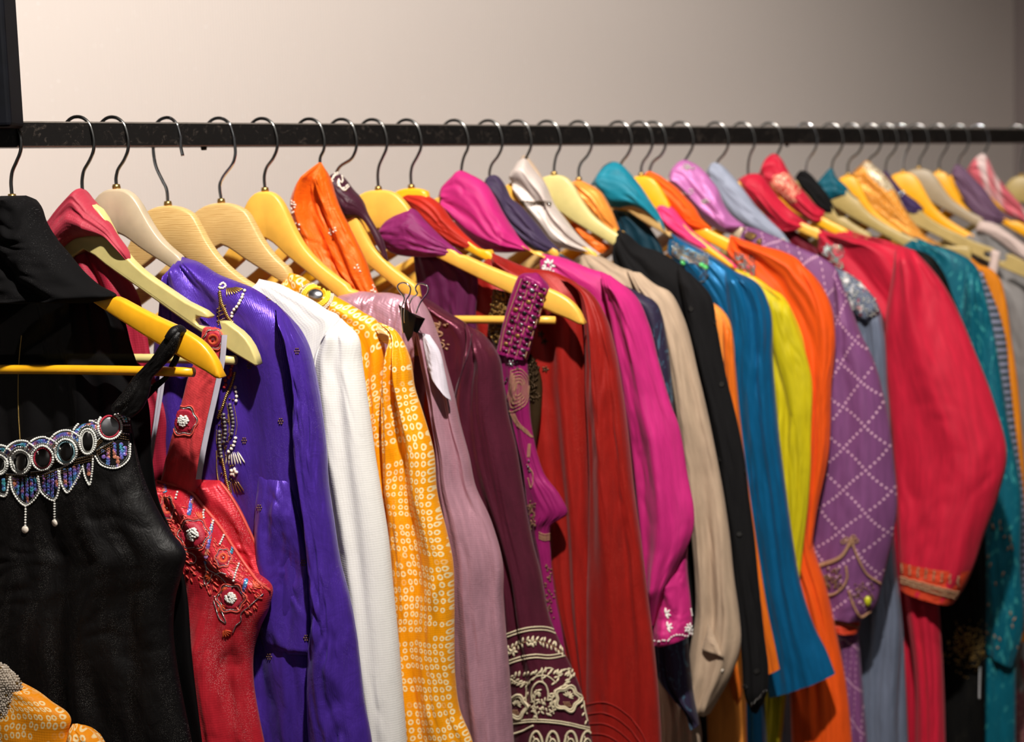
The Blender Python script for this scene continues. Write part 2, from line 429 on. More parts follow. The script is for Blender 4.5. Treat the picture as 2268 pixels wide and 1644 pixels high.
def chain(acc, key, pts, step, ln, wd, ht=None, tmpl=None, jit=0.0, across=False, n_per=None, lift=0.0):
    """a string of beads along traced points of a cloth surface; step, ln, wd in px, laid on the cloth itself"""
    P = np.asarray(pts, float); n = max(2, int(np.linalg.norm(np.diff(P, axis=0), axis=1).sum()/step)+1); Q = spline(P, n)
    for i in range(n):
        q = Q[i]+rng.uniform(-jit, jit, 2); h = cast(key, *q)
        if h is None: continue
        a = Q[min(i+1, n-1)]-Q[max(i-1, 0)]; a = a/(np.linalg.norm(a)+1e-9)
        if across: a = np.array([-a[1], a[0]])
        px = h[2]/F
        d = RT*a[0]-UP*a[1]; nn = h[1]
        if tmpl is DISC: nn = (nn+Vector(rng.normal(0, .16, 3))).normalized()
        acc.add(tmpl or ELL_S, h[0]+h[1]*((ht or wd)*px*.3+lift), nn, d, ln*px/2, wd*px/2, (ht or wd)*px/2)
def petal(acc, key, x, y, ang, ln, wd, tmpl=None, ht=None):
    a = math.radians(ang); cx, cy = x+math.cos(a)*ln/2, y+math.sin(a)*ln/2; h = cast(key, cx, cy)
    if h is None: return
    px = h[2]/F; acc.add(tmpl or ELL_S, h[0]+h[1]*wd*px*.25, h[1], RT*math.cos(a)-UP*math.sin(a), ln*px/2, wd*px/2, (ht or wd)*px*.4)
def ringpts(cx, cy, rx, ry, n=24, a0=0, a1=360, ph=0, wob=0, lob=6):
    return [(cx+rx*(1+wob*math.cos(lob*math.radians(a)))*math.cos(math.radians(a+ph)), cy+ry*(1+wob*math.cos(lob*math.radians(a)))*math.sin(math.radians(a+ph))) for a in np.linspace(a0, a1, n)]

def tube(name, mat, parent, pts, rad, n=10, m=None, flat=1.0, up=None, cap=True):
    """swept tube through 3-D points; rad scalar or list; flat squeezes along up"""
    P = np.array([tuple(p) for p in pts], float); m = m or max(12, len(P)*6); Q = spline(P, m)
    r = np.interp(np.linspace(0, 1, m), np.linspace(0, 1, len(rad)), rad) if hasattr(rad, '__len__') else np.full(m, rad)
    T_ = np.gradient(Q, axis=0); T_ /= np.linalg.norm(T_, axis=1)[:, None]
    u = np.array(up if up is not None else (.13, .2, 1.0), float); V = []
    for i in range(m):
        x = u-T_[i]*u.dot(T_[i])
        if np.linalg.norm(x) < 1e-4: x = np.cross(T_[i], (1, 0, 0))
        x /= np.linalg.norm(x); y = np.cross(T_[i], x)
        if up is None: u = x
        for j in range(n):
            b = 2*math.pi*j/n; V.append(Q[i]+r[i]*(x*math.cos(b)*flat+y*math.sin(b)))
    Fc = [(i*n+j, i*n+(j+1) % n, (i+1)*n+(j+1) % n, (i+1)*n+j) for i in range(m-1) for j in range(n)]
    if cap: Fc += [tuple(reversed(range(n))), tuple(range((m-1)*n, m*n))]
    uv = np.array([[j/n*.02, i*.004] for i in range(m) for j in range(n)])
    return mesh_np(name, V, Fc, mat, parent, True, uv)

def prism(name, mat, parent, H, poly, th, w0=0.0, bev=.0022):
    """bevelled plate with outline poly (u, v) in plane H"""
    bm = bmesh.new(); rl = root_loc(parent)
    f = bm.faces.new([bm.verts.new(H.pt(u, v, w0+th/2)-rl) for u, v in poly])
    r = bmesh.ops.extrude_face_region(bm, geom=[f]); vs = [e for e in r['geom'] if isinstance(e, bmesh.types.BMVert)]
    bmesh.ops.translate(bm, verts=vs, vec=-H.n*th)
    bmesh.ops.recalc_face_normals(bm, faces=bm.faces)
    fn = H.n
    ed = [e for e in bm.edges if len(e.link_faces) == 2 and sum(abs(q.normal.dot(fn)) > .9 for q in e.link_faces) == 1]
    if bev: bmesh.ops.bevel(bm, geom=ed, offset=bev, segments=3, affect='EDGES', profile=.5, clamp_overlap=True)
    big = [f for f in bm.faces if len(f.verts) > 4]; flat = set()
    r = bmesh.ops.triangulate(bm, faces=big, ngon_method='EAR_CLIP')
    for f in r['faces']: f.tag = True
    fl_ = [not f.tag for f in bm.faces]
    me = bpy.data.meshes.new(name); bm.to_mesh(me); bm.free()
    o = link(name, me, mat, parent, True)
    me.polygons.foreach_set('use_smooth', fl_)
    return o

def yoke_strip(name, mat, parent, H, top, bot, th, bev=.003):
    """hanger yoke swept from tip to tip: top and bottom outlines are matched point by point"""
    V = []; n = len(top)
    for (ua, va), (ub, vb) in zip(top, bot):
        a = np.array((ua, va)); b = np.array((ub, vb)); d = b-a; l = np.linalg.norm(d); d = d/max(l, 1e-6); e = min(bev, l*.42)
        for q, w in ((a, th/2-e), (a+d*e*.3, th/2-e*.3), (a+d*e, th/2), (b-d*e, th/2), (b-d*e*.3, th/2-e*.3), (b, th/2-e), (b, -th/2+e), (b-d*e*.3, -th/2+e*.3), (b-d*e, -th/2), (a+d*e, -th/2), (a+d*e*.3, -th/2+e*.3), (a, -th/2+e)):
            V.append(tuple(H.pt(q[0], q[1], w)))
    Fc = [(i*12+j, i*12+(j+1) % 12, (i+1)*12+(j+1) % 12, (i+1)*12+j) for i in range(n-1) for j in range(12)]
    Fc += [tuple(reversed(range(12))), tuple(range((n-1)*12, n*12))]
    o = mesh_np(name, V, Fc, mat, parent, True)
    bm = bmesh.new(); bm.from_mesh(o.data); bmesh.ops.recalc_face_normals(bm, faces=bm.faces); bm.to_mesh(o.data); bm.free()
    return o

def boxobj(name, mat, parent, c, ax, ay, az, bev=.002, seg=2):
    bm = bmesh.new(); bmesh.ops.create_cube(bm, size=2); rl = root_loc(parent)
    for v in bm.verts: v.co = Vector(c)-rl+Vector(ax)*v.co.x+Vector(ay)*v.co.y+Vector(az)*v.co.z
    bmesh.ops.recalc_face_normals(bm, faces=bm.faces)
    if bev: bmesh.ops.bevel(bm, geom=bm.edges[:], offset=bev, segments=seg, affect='EDGES', profile=.5)
    me = bpy.data.meshes.new(name); bm.to_mesh(me); bm.free()
    return link(name, me, mat, parent, False)
# ------------------------------------------------------------------ the room
def wall_mat(name, col):
    n = NT(name); o = n.obj()
    rib = n.wave(n.vscale(o, (1, 1, .02)), 62, 1.5, 'X', .6)
    fine = n.noise(n.vscale(o, (700, 700, 14)), 1.0, 3, .6)
    b = srgb(col)
    c = n.ramp(n.math('ADD', n.math('MULTIPLY', rib, .5), n.math('MULTIPLY', fine, .5)),
               [(.2, tuple(x*.95 for x in b[:3])), (.8, tuple(min(1, x*1.03) for x in b[:3]))])
    sp = n.step(n.noise(o, 260, 0), .80, .84)
    c = n.mix(n.math('MULTIPLY', sp, .6), c, (1, 1, 1, 1))
    n.plug(n.p.inputs['Base Color'], c); n.p.inputs['Roughness'].default_value = .6
    n.plug(n.p.inputs['Normal'], n.bump(n.math('ADD', rib, n.math('MULTIPLY', fine, .6)), .25, .0015)); return n.m
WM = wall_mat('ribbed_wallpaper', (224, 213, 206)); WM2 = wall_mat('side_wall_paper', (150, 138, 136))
GAP = .62
wl = A0+RN*GAP
def wall_box(name, mat, a, b, z0, z1, nrm, th=.1):
    a = Vector((a.x, a.y, 0)); b = Vector((b.x, b.y, 0)); c = (a+b)/2+Vector((0, 0, (z0+z1)/2))+nrm*th/2
    d = (b-a)/2
    # local frame so that the ribs run along the wall
    o = boxobj(name, mat, None, (0, 0, 0), Vector((d.length, 0, 0)), Vector((0, th/2, 0)), Vector((0, 0, (z1-z0)/2)), 0)
    o.location = c; o.rotation_euler = (0, 0, math.atan2(d.y, d.x)); o['kind'] = 'structure'; return o
# corner where the side wall begins, seen at column 2245
d = ray(2246, 200); d2 = Vector((d.x, d.y)); n2 = Vector((RN.x, RN.y)); k = (Vector((wl.x, wl.y))-Vector((CAM.x, CAM.y))).dot(n2)/d2.dot(n2)
corner = CAM+d*k
wall_box('wall_back', WM, wl-RD*3.0, corner, 0, 2.9, RN)
wall_box('wall_right', WM2, corner-RN*3.2, corner+RN*.12, 0, 2.9, RD)
fl = NT('floor_tile'); fc = fl.ramp(fl.noise(fl.obj(), 5, 4), [(.3, srgb((120, 108, 98))), (.7, srgb((150, 138, 126)))])
fl.plug(fl.p.inputs['Base Color'], fc); fl.p.inputs['Roughness'].default_value = .35
boxobj('floor', fl.m, None, (0, 1.5, -.05), (5, 0, 0), (0, 5, 0), (0, 0, .05), 0)['kind'] = 'structure'
ce = NT('ceiling_paint'); ce.plug(ce.p.inputs['Base Color'], ce.ramp(ce.noise(ce.obj(), 3, 2), [(.3, srgb((150, 145, 140))), (.7, srgb((160, 155, 150)))]))
boxobj('ceiling', ce.m, None, (0, 1.5, 2.95), (5, 0, 0), (0, 5, 0), (0, 0, .05), 0)['kind'] = 'structure'

# ------------------------------------------------------------------ the rail
bm_ = NT('worn_black_metal'); o_ = bm_.obj()
scr = bm_.math('MULTIPLY', bm_.step(bm_.noise(o_, 90, 5, .75, 1.5), .54, .72), .6)
bm_.plug(bm_.p.inputs['Base Color'], bm_.mix(scr, srgb((26, 24, 23)), srgb((96, 86, 78))))
bm_.p.inputs['Roughness'].default_value = .33; bm_.p.inputs['Metallic'].default_value = .35
bm_.plug(bm_.p.inputs['Normal'], bm_.bump(bm_.noise(o_, 220, 4), .12, .001))
M['rail'] = bm_.m
edge_m = plain('edge_highlight_metal', (120, 108, 98), .4, .5, bump=.4)  # rail edge highlight as a painted tone
rail = empty('clothes_rail', A0, 'black square metal clothes rail carrying all the hangers', 'clothes rail')
half = 1.9
cc = A0+RD*(RAIL_L/2)
e0 = A0-RD*.35; e1 = corner - RN*((corner-A0).dot(RN)); e1.z = A0.z
cc = (e0+e1)/2; hl = (e1-e0).length/2
boxobj('bar', M['rail'], rail, cc, RD*hl, RN*ROD, Vector((0, 0, ROD)), .0012, 3)
for px, z in ((443, -1), (1735, -1)):
    q = rail_at(px)+Vector((0, 0, -ROD-.001))-RN*.006
    a = Acc(); a.add(disc_template(12, .6), q, (0, 0, -1), RD, .0032, .0032, .004); a.build('screw', M['gunmetal'], rail)
for dz, dn, mt in ((1, -1, 'painted_highlight'), (-1, -1, 'rust')):  # painted strips: grey highlight along the top edge, brown reflection along the bottom
    if mt not in M: M[mt] = plain('painted_edge_highlight', (128, 120, 112), .45, .3, bump=.4) if mt == 'painted_highlight' else plain('painted_edge_reflection', (70, 46, 36), .5, .2, bump=.4)  # the rust key holds the brown reflection tone
    boxobj('painted_edge_gleam', M[mt], rail, cc+RN*(dn*(ROD-.0002))+Vector((0, 0, dz*(ROD-.0009))), RD*hl, RN*.0006, Vector((0, 0, .0006)), 0)
# upright that drops from the ceiling in front of the rail, at the left edge
pn = NT('dark_navy_metal'); pn.plug(pn.p.inputs['Base Color'], pn.ramp(pn.noise(pn.obj(), 60, 3), [(.3, srgb((5, 6, 11))), (.7, srgb((9, 11, 18)))]))
pn.p.inputs['Roughness'].default_value = .7; pn.p.inputs['Specular IOR Level'].default_value = .15
PP = Plane(rail_at(-10)-RN*.035, 0)
pe = PP.loc(38, 250)[0]; pb = PP.loc(38, 283)[1]
boxobj('upright', pn.m, rail, PP.pt(pe-.05, (pb+1.4)/2+.0, 0), PP.h*.05, PP.n*.022, Vector((0, 0, (1.4-pb)/2)), .004, 3)

# ------------------------------------------------------------------ hangers
TOPO = [(0, 0), (.045, .004), (.09, .03), (.13, .085), (.165, .16), (.205, .245), (.26, .335), (.34, .42), (.49, .535), (.68, .655), (.84, .745), (.92, .81), (.975, .90), (1.0, .99)]
BOTO = [(.985, 1.0), (.93, .965), (.80, .88), (.62, .755), (.45, .625), (.3, .51), (.14, .39), (.03, .30), (0, .285)]
TOPW = [(0, 0), (.05, .006), (.11, .03), (.15, .06), (.185, .13), (.23, .24), (.30, .36), (.40, .47), (.55, .58), (.70, .67), (.84, .75), (.93, .83), (.985, .93), (1.0, .99)]
NOTCH = [(.60, .615), (.70, .668), (.735, .70), (.725, .715), (.66, .70), (.645, .725), (.66, .755), (.70, .765), (.775, .80), (.80, .775), (.79, .73), (.83, .735), (.86, .76)]
def outline(kind):
    top = TOPW if kind == 'wood' else TOPO
    def sm(P, n): return [tuple(p) for p in spline(P, n)]
    if kind == 'notched':
        t1 = sm([p for p in TOPO if p[0] < .5]+[(.60, .615)], 16); t2 = NOTCH[1:]; t3 = sm([(.86, .76), (.92, .81), (.975, .90), (1.0, .99)], 6)[1:]
        near = t1+t2+t3
    elif kind == 'clipped': near = sm(top, 26)
    else: near = sm(top, 26)
    far = sm(top, 26)
    bot = sm(BOTO, 16)
    poly = near+bot
    farp = [(-a, b) for a, b in (far+bot)]
    # near half then the mirrored half, no doubled centre points
    return poly+[p for p in reversed(farp)][1:-1]
HK = {}
def hook(H, parent, un, vn, style, mat, wire=.0018, un_off=0):
    if style == 'reversed':
        pts = [(1.72, -2.2), (1.55, -1.2), (1.6, -.1), (1.2, 1.1), (.35, 1.76), (-.6, 1.66), (-1.4, .95), (-1.68, -.5), (-1.68, -2.2), (-1.55, -3.0), (-.5+un*100, -4.6), (un*100-.1, -5.4)]
    else:
        pts = [(-1.8, -.5), (-1.74, .4), (-1.3, 1.24), (-.45, 1.76), (.5, 1.7), (1.25, 1.15), (1.66, .2), (1.78, -.8), (1.6, -1.7), (1.15, -2.5), (un*100*.8+.25, -3.6), (un*100+.02, -4.3)]
    P = [H.pt(u/100, v/100) for u, v in pts]
    if style == 'angular':
        P = [H.pt(u/100, v/100) for u, v in [(-1.8, -.5), (-1.74, .4), (-1.3, 1.24), (-.45, 1.76), (.5, 1.7), (1.25, 1.15), (1.66, .2), (1.78, -.9), (1.76, -2.2), (1.6, -2.7), (un*100+.3, -4.5), (un*100, -5.0)]]
    P = [p for p in P if p.z > H.o.z+vn+.004]
    P.append(H.pt(un, vn+.003)); P.append(H.pt(un, vn-.012))
    tube('hook', mat, parent, P, wire, 8, len(P)*6)
def hanger(i, right, neck, tip, mat, kind='plastic', label='', hk='', bar=False, phi=20.0, hookmat='steel', mesh=True, group=None, shift=0.0):
    """right: column where the hook bulges beside the rail; neck, tip: where wood begins and the near tip ends"""
    p = rail_at(right); sc = F/(p-CAM).dot(fwd)/100
    c = right-1.55*sc
    H = Plane(rail_at(c)+RD*shift, phi); H.px = neck; HK[i] = H
    un, vn = H.loc(*neck); ut, vt = H.loc(*tip)
    H.un, H.vn, H.ut, H.vt = un, vn, ut, vt
    if not mesh: return H
    H.spec = (mat, kind, label, hk, bar, hookmat, group); H.sil = []; H.dsil = []; H.dsilL = []
    return H
def build_hanger(H):
    mat, kind, label, hk, bar, hookmat, group = H.spec
    un, vn, ut, vt = H.un, H.vn, H.ut, H.vt
    e = empty('coat_hanger', H.pt(un, vn), label, 'hanger', group); H.e = e
    hook(H, e, un, vn, hk, M[hookmat])
    nb = [(un+a*(ut-un), vn+b*(vt-vn)) for a, b in outline(kind)]
    def project(u, v):
        q = H.pt(u, v)-CAM; z = q.dot(fwd); return 1134+F*q.dot(RT)/z, 822-F*q.dot(UP)/z
    def inside(u, v, m=9, near=True):
        # keep the covered part of the arm inside the cloth that hangs on it
        if not (H.sil or H.dsil): return u, v
        x, y = project(u, v); y0, x0 = -1e9, 0
        if H.sil: y0 = min(p[0][1] for p in H.sil); x0 = min(H.sil, key=lambda p: p[0][1])[0][0]
        for _ in range(200):
            lim = -1e9
            dl = [float(np.interp(y, [q[1] for q in p], [q[0] for q in p])) for p in H.dsil if p[0][1] <= y <= p[-1][1]]
            if dl: lim = max(dl)-3*H.sc/16
            elif y < y0+1: lim = x0+2
            for p in H.sil:
                xs = [q[0] for q in p]; ys = [q[1] for q in p]
                if ys[0] <= y <= ys[-1]: lim = max(lim, float(np.interp(y, ys, xs))-m*H.sc/16)
            if lim < -1e8 or x <= lim: break
            x -= 1.0; y += 1.4
        return H.loc(x, y)
    if kind == 'notched':
        near_ = [inside(*q) if outline(kind)[i][0] < .45 and outline(kind)[i][0] >= 0 else q for i, q in enumerate(nb)]
        prism('yoke', M[mat], e, H, near_, .0125, 0, .0022)
    else:
        T_ = spline(TOPW if kind == 'wood' else TOPO, 46); B_ = spline([p for p in reversed(BOTO)]+[(.995, .998)], 46)
        near_t = [inside(un+a*(ut-un), vn+b*(vt-vn)) for a, b in T_]; near_b = [inside(un+a*(ut-un), vn+b*(vt-vn), 5) for a, b in B_]
        near_b = [(u, min(v, t[1]-.0008)) for (u, v), t in zip(near_b, near_t)]
        def inside_far(u, v):
            x, y = project(u, v)
            for _ in range(80):
                dl = [float(np.interp(y, [q[1] for q in p], [q[0] for q in p])) for p in H.dsilL if p[0][1] <= y <= p[-1][1]]
                if not dl or x >= min(dl)+3*H.sc/16: break
                x += 1.0; y += 1.4
            return H.loc(x, y)
        far_t = [inside_far(un-a*(ut-un), vn+b*(vt-vn)) for a, b in T_]; far_b = [(un-a*(ut-un), vn+b*(vt-vn)) for a, b in B_]
        far_b = [(u, min(v, t[1]-.0008)) for (u, v), t in zip(far_b, far_t)]
        yoke_strip('yoke', M[mat], e, H, far_t[::-1]+near_t[1:], far_b[::-1]+near_b[1:], .0125)
    if bar:
        b0 = .955
        pts_ = [H.pt(un+a*(ut-un)*.86, vn+(vt-vn)*(b0+.012*(a*a)), .001) for a in (-1, -.5, 0, .5, 1)]
        tube('trouser_bar', M[mat], e, pts_, .0046, 12, 24)
    a = Acc(); a.add(disc_template(12, .5), H.pt(un, vn+.0015), (0, 0, 1), H.h, .0042, .0042, .006); a.build('ferrule', M['gold'], e)
HG = [
 (0, 47, (27, 440), (495, 838), 'yellow_plastic', 'plastic', 'yellow plastic hanger at the far left under the black shawl', '', True),
 (1, 208, (185, 448), (577, 810), 'cream_plastic', 'notched', 'cream plastic hanger with strap notches under the rose scarf', '', True),
 (2, 284, (258, 418), (660, 760), 'greige_plastic', 'plastic', 'beige plastic hanger with bare curved yoke, holding the violet tunic', '', False),
 (3, 403, (372, 455), (770, 785), 'wood', 'wood', 'pale wooden hanger whose chrome hook faces backwards, holding the white tunic', 'reversed', False),
 (4, 518, (490, 449), (890, 775), 'wood', 'wood', 'pale wooden hanger with forward chrome hook, left of the glossy yellow hanger', 'angular', False),
 (5, 613, (587, 424), (930, 788), 'pale_yellow_plastic', 'plastic', 'yellow plastic hanger with bare yoke holding the mauve satin dress', '', False),
 (6, 717, (710, 400), (1010, 735), 'pale_yellow_plastic', 'plastic', 'yellow hanger hidden inside the orange crinkled scarf', '', False),
 (7, 788, (745, 433), (1066, 775), 'pale_yellow_plastic', 'plastic', 'yellow hanger with arm showing below the plum collar', '', False),
 (8, 855, (838, 421), (1297, 719), 'pale_yellow_plastic', 'plastic', 'long yellow hanger carrying the mirrored magenta strap, its tip in view', '', True),
 (9, 931, (911, 417), (1330, 690), 'yellow_plastic', 'plastic', 'deep yellow hanger under the rust red scarf', '', False),
 (10, 1035, (1022, 398), (1410, 668), 'pale_yellow_plastic', 'plastic', 'yellow hanger under the magenta pink scarf', '', False),
 (11, 1110, (1085, 405), (1455, 690), 'pale_yellow_plastic', 'plastic', 'yellow hanger under the dark violet scarf', '', False),
 (12, 1174, (1155, 400), (1520, 680), 'pale_yellow_plastic', 'plastic', 'yellow hanger under the silver beige scarf', '', False),
 (13, 1239, (1227, 388), (1565, 655), 'cream_plastic', 'plastic', 'cream hanger with bare yoke holding the plain black tunic', '', False),
 (14, 1308, (1282, 400), (1600, 690), 'pale_yellow_plastic', 'plastic', 'yellow hanger under the apricot satin collar', '', False),
 (15, 1396, (1372, 385), (1690, 640), 'wood', 'plastic', 'pale hanger under the teal blue scarf', '', False),
 (16, 1442, (1420, 390), (1745, 660), 'yellow_plastic', 'plastic', 'bright yellow hanger between the teal scarf and the orange scarf', '', False),
 (17, 1458, (1440, 400), (1790, 640), 'yellow_plastic', 'plastic', 'yellow hanger under the orange scarf holding the orange tunic', '', False),
 (18, 1532, (1512, 380), (1840, 640), 'greige_plastic', 'plastic', 'beige hanger under the lilac scarf', '', False),
 (19, 1610, (1585, 385), (1915, 660), 'greige_plastic', 'plastic', 'beige hanger under the grey blue garment', '', False),
 (20, 1668, (1657, 400), (2040, 620), 'pale_yellow_plastic', 'plastic', 'yellow hanger under the raspberry red scarf', '', False),
 (21, 1728, (1716, 385), (2010, 600), 'yellow_plastic', 'plastic', 'yellow hanger under the red scarf with gold brocade', '', False),
 (22, 1806, (1785, 395), (2080, 625), 'olive_plastic', 'plastic', 'tan hanger under the black scarf', '', False),
 (23, 1863, (1843, 392), (2150, 618), 'olive_plastic', 'plastic', 'drab cream hanger under the small teal scarf', '', False),
 (24, 1907, (1878, 389), (2080, 592), 'deep_yellow_plastic', 'plastic', 'deep yellow hanger between the small teal scarf and the mustard scarf', '', False),
 (25, 1948, (1920, 385), (2200, 600), 'olive_plastic', 'plastic', 'hanger hidden under the mustard brocade scarf', '', False),
 (26, 1987, (1962, 400), (2300, 625), 'olive_plastic', 'notched', 'drab cream notched hanger under the dark purple silver collar', '', False),
 (27, 2009, (2000, 382), (2290, 625), 'deep_yellow_plastic', 'plastic', 'deep yellow hanger right of the purple silver collar', '', False),
 (28, 2052, (2035, 374), (2330, 580), 'taupe_plastic', 'plastic', 'taupe hanger behind the right deep yellow hanger, with pale fluffy garment', '', False),
 (29, 2097, (2080, 380), (2275, 582), 'deep_yellow_plastic', 'plastic', 'deep yellow hanger left of the dusky purple scarf', '', False),
 (30, 2142, (2122, 378), (2400, 590), 'deep_yellow_plastic', 'plastic', 'yellow hanger under the dusky purple scarf', '', False),
 (31, 2186, (2172, 375), (2440, 590), 'deep_yellow_plastic', 'plastic', 'hanger under the pink and white scarf', '', False),
 (32, 2272, (2262, 390), (2520, 590), 'olive_plastic', 'plastic', 'tan hanger at the right edge of the rail', '', False),
]
for h in HG:
    hanger(*h, hookmat='chrome' if h[0] in (3, 4, 22, 27, 31) else 'steel', shift={17: .012, 26: -.004, 27: .004}.get(h[0], 0))
# ------------------------------------------------------------------ garments
def FB(name, *a, **k):
    if name not in M: M[name] = fabric(name, *a, **k)
    return M[name]
def rows(txt):
    """'x,y x,y / x,y x,y ...' pairs of left and right points, one pair per row"""
    L = []; R = []
    for r in txt.strip().split('/'):
        a, b = r.split(); L.append(tuple(map(float, a.split(',')))); R.append(tuple(map(float, b.split(','))))
    return L, R
def pts(txt): return [tuple(map(float, p.split(','))) for p in txt.split()]
def auto_left(H, R, spread=190, w0=6, slope=1.25):
    """hidden far side of a body: the mirrored shoulder"""
    k = H.sc/23.0; L = []; nx = R[0][0]; y0 = R[0][1]
    for x, y in R:
        L.append((min(nx-w0-min(spread*k, max(0, (y-y0))*slope), x-4), y+0.0))
    return L
def garment(name, H, label, cat, group=None): return empty(name, H.pt(H.un, H.vn), label, cat, group)

H = HK
# ---- cloth
FB('black_velvet', (9, 8, 9), .85, .03, sparkle=.12, slub=.1, crinkle=.1, spec=.12, spcol=(.25, .24, .24, 1), wstr=.04)
FB('black_organza', (7, 6, 7), .7, .02, alpha=.95, slub=.1, crinkle=.2, spec=.12, wstr=.04)
FB('black_silk', (12, 10, 10), .5, .0, sparkle=.4, crinkle=.75, slub=.1, spec=.24, spcol=(.35, .33, .3, 1), cs=230, wstr=.04)
FB('rose_crepe', (172, 50, 68), .6, .4, sparkle=.25, crinkle=.15, spcol=(1, .5, .6, 1))
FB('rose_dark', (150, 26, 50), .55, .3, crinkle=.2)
FB('coral_tissue', (196, 36, 50), .38, .35, metal=.25, sparkle=1.0, crinkle=.45, spcol=(1, .62, .6, 1))
FB('coral_work', (206, 62, 66), .5, .3, crinkle=.7, cs=260)
FB('violet_silk', (78, 46, 158), .36, .45, metal=.3, crinkle=.7, cs=150, weave=(4200, 0), wstr=.16, sparkle=.2, spcol=(.55, .4, 1, 1))
FB('white_crepe', (232, 229, 224), .7, .3, crinkle=.22, slub=.02, sparkle=.2, cs=160)
FB('bandhani', (250, 160, 6), .45, .3, metal=.12, crinkle=.35, pattern='bandhani', pcol=(250, 226, 170), slub=.06, sparkle=.4, spcol=(1, .9, .4, 1))
FB('bandhani_front', (248, 150, 6), .6, .3, crinkle=.15, pattern='bandhani', pcol=(250, 220, 160), slub=.03)
FB('mauve_satin', (188, 140, 154), .34, .35, metal=.35, crinkle=.45)
FB('mauve_lining', (205, 196, 206), .4, .2, crinkle=.2)
FB('orange_crinkle', (236, 98, 8), .5, .35, metal=.15, crinkle=1.3, sparkle=.3, spcol=(1, .7, .3, 1))
FB('plum_silk', (92, 34, 52), .3, .4, metal=.4, crinkle=.5)
FB('plum_dark', (62, 24, 40), .5, .4, crinkle=.2)
FB('magenta_silk', (140, 24, 92), .42, .4, metal=.15, crinkle=.3)
FB('berry_crepe', (128, 28, 92), .6, .35, crinkle=.35)
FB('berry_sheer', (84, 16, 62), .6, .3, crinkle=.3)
FB('rust_crepe', (178, 34, 14), .62, .35, crinkle=.3)
FB('brick_velvet', (146, 22, 14), .5, .5, metal=.1, crinkle=.35, sparkle=.2, spcol=(.9, .2, .12, 1))
FB('pink_cotton', (188, 34, 112), .62, .35, crinkle=.15)
FB('night_violet', (58, 44, 72), .65, .3, crinkle=.2)
FB('night_print', (38, 30, 54), .6, .3, crinkle=.2, pattern='foliage', pcol=(60, 90, 110))
FB('silver_beige', (200, 186, 178), .45, .3, metal=.15, crinkle=.3)
FB('beige_cotton', (176, 152, 128), .72, .3, crinkle=.2)
FB('black_cotton', (20, 19, 20), .85, .04, crinkle=.15, spec=.12, wstr=.04)
FB('apricot_satin', (246, 150, 62), .36, .3, metal=.15, crinkle=.25)
FB('orange_sleeve', (222, 108, 24), .45, .3, crinkle=.25, metal=.1)
FB('teal_crepe', (10, 122, 144), .6, .35, crinkle=.2)
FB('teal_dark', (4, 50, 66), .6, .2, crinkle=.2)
FB('azure_silk', (8, 92, 138), .38, .4, metal=.35, crinkle=.4)
FB('hot_pink', (236, 56, 116), .6, .35, crinkle=.12)
FB('lime_cotton', (188, 172, 4), .6, .3, crinkle=.12)
FB('orange_crepe', (240, 92, 10), .62, .35, crinkle=.15)
FB('orange_kurta', (226, 80, 8), .6, .35, crinkle=.2)
FB('lilac_silk', (180, 104, 164), .42, .35, metal=.1, crinkle=.2)
FB('dotted_purple', (116, 66, 112), .6, .3, crinkle=.2, pattern='dots', pcol=(214, 170, 190))
FB('slate_chiffon', (148, 154, 172), .6, .3, crinkle=.15)
FB('slate_silk', (98, 106, 124), .42, .3, crinkle=.2)
FB('slate_floral', (96, 104, 122), .5, .3, crinkle=.2, pattern='floral', pcol=(222, 216, 214))
FB('raspberry', (190, 24, 52), .6, .35, crinkle=.12)
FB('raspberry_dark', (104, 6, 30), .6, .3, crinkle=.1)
FB('gold_brocade', (206, 58, 58), .45, .3, metal=.2, pattern='brocade', pcol=(236, 170, 140))
FB('teal_cotton', (0, 86, 104), .6, .3, crinkle=.2)
FB('teal_print', (0, 88, 106), .5, .35, crinkle=.3, pattern='foliage', pcol=(60, 150, 150), metal=.1)
FB('mustard_brocade', (216, 134, 22), .5, .3, metal=.2, pattern='brocade', pcol=(232, 170, 90), crinkle=.3)
FB('mustard_gold', (190, 164, 124), .4, .3, metal=.3, pattern='brocade', pcol=(244, 230, 200))
FB('mustard', (208, 122, 18), .5, .3, crinkle=.2)
FB('purple_silver', (52, 32, 76), .6, .3, crinkle=.1)
FB('grey_stripe', (40, 52, 54), .6, .2, pattern='stripe', pcol=(120, 122, 142))
FB('dusky_purple', (102, 74, 98), .6, .3, crinkle=.3)
FB('pink_white', (206, 96, 108), .6, .3, pattern='band', pcol=(214, 190, 186))
FB('pale_fluffy', (200, 178, 170), .8, .6, crinkle=.6, cs=160)
FB('grey_net', (128, 124, 122), .7, .3, crinkle=.3)
FB('black_beaded', (9, 9, 9), .6, .02, crinkle=.3, sparkle=.2, spec=.12, spcol=(.4, .35, .25, 1), wstr=.04)
FB('purple_red', (96, 34, 60), .6, .3, pattern='brocade', pcol=(130, 90, 80))
FB('vermilion', (206, 64, 10), .6, .3, crinkle=.15)
FB('border_red', (196, 60, 30), .6, .2, crinkle=.3)

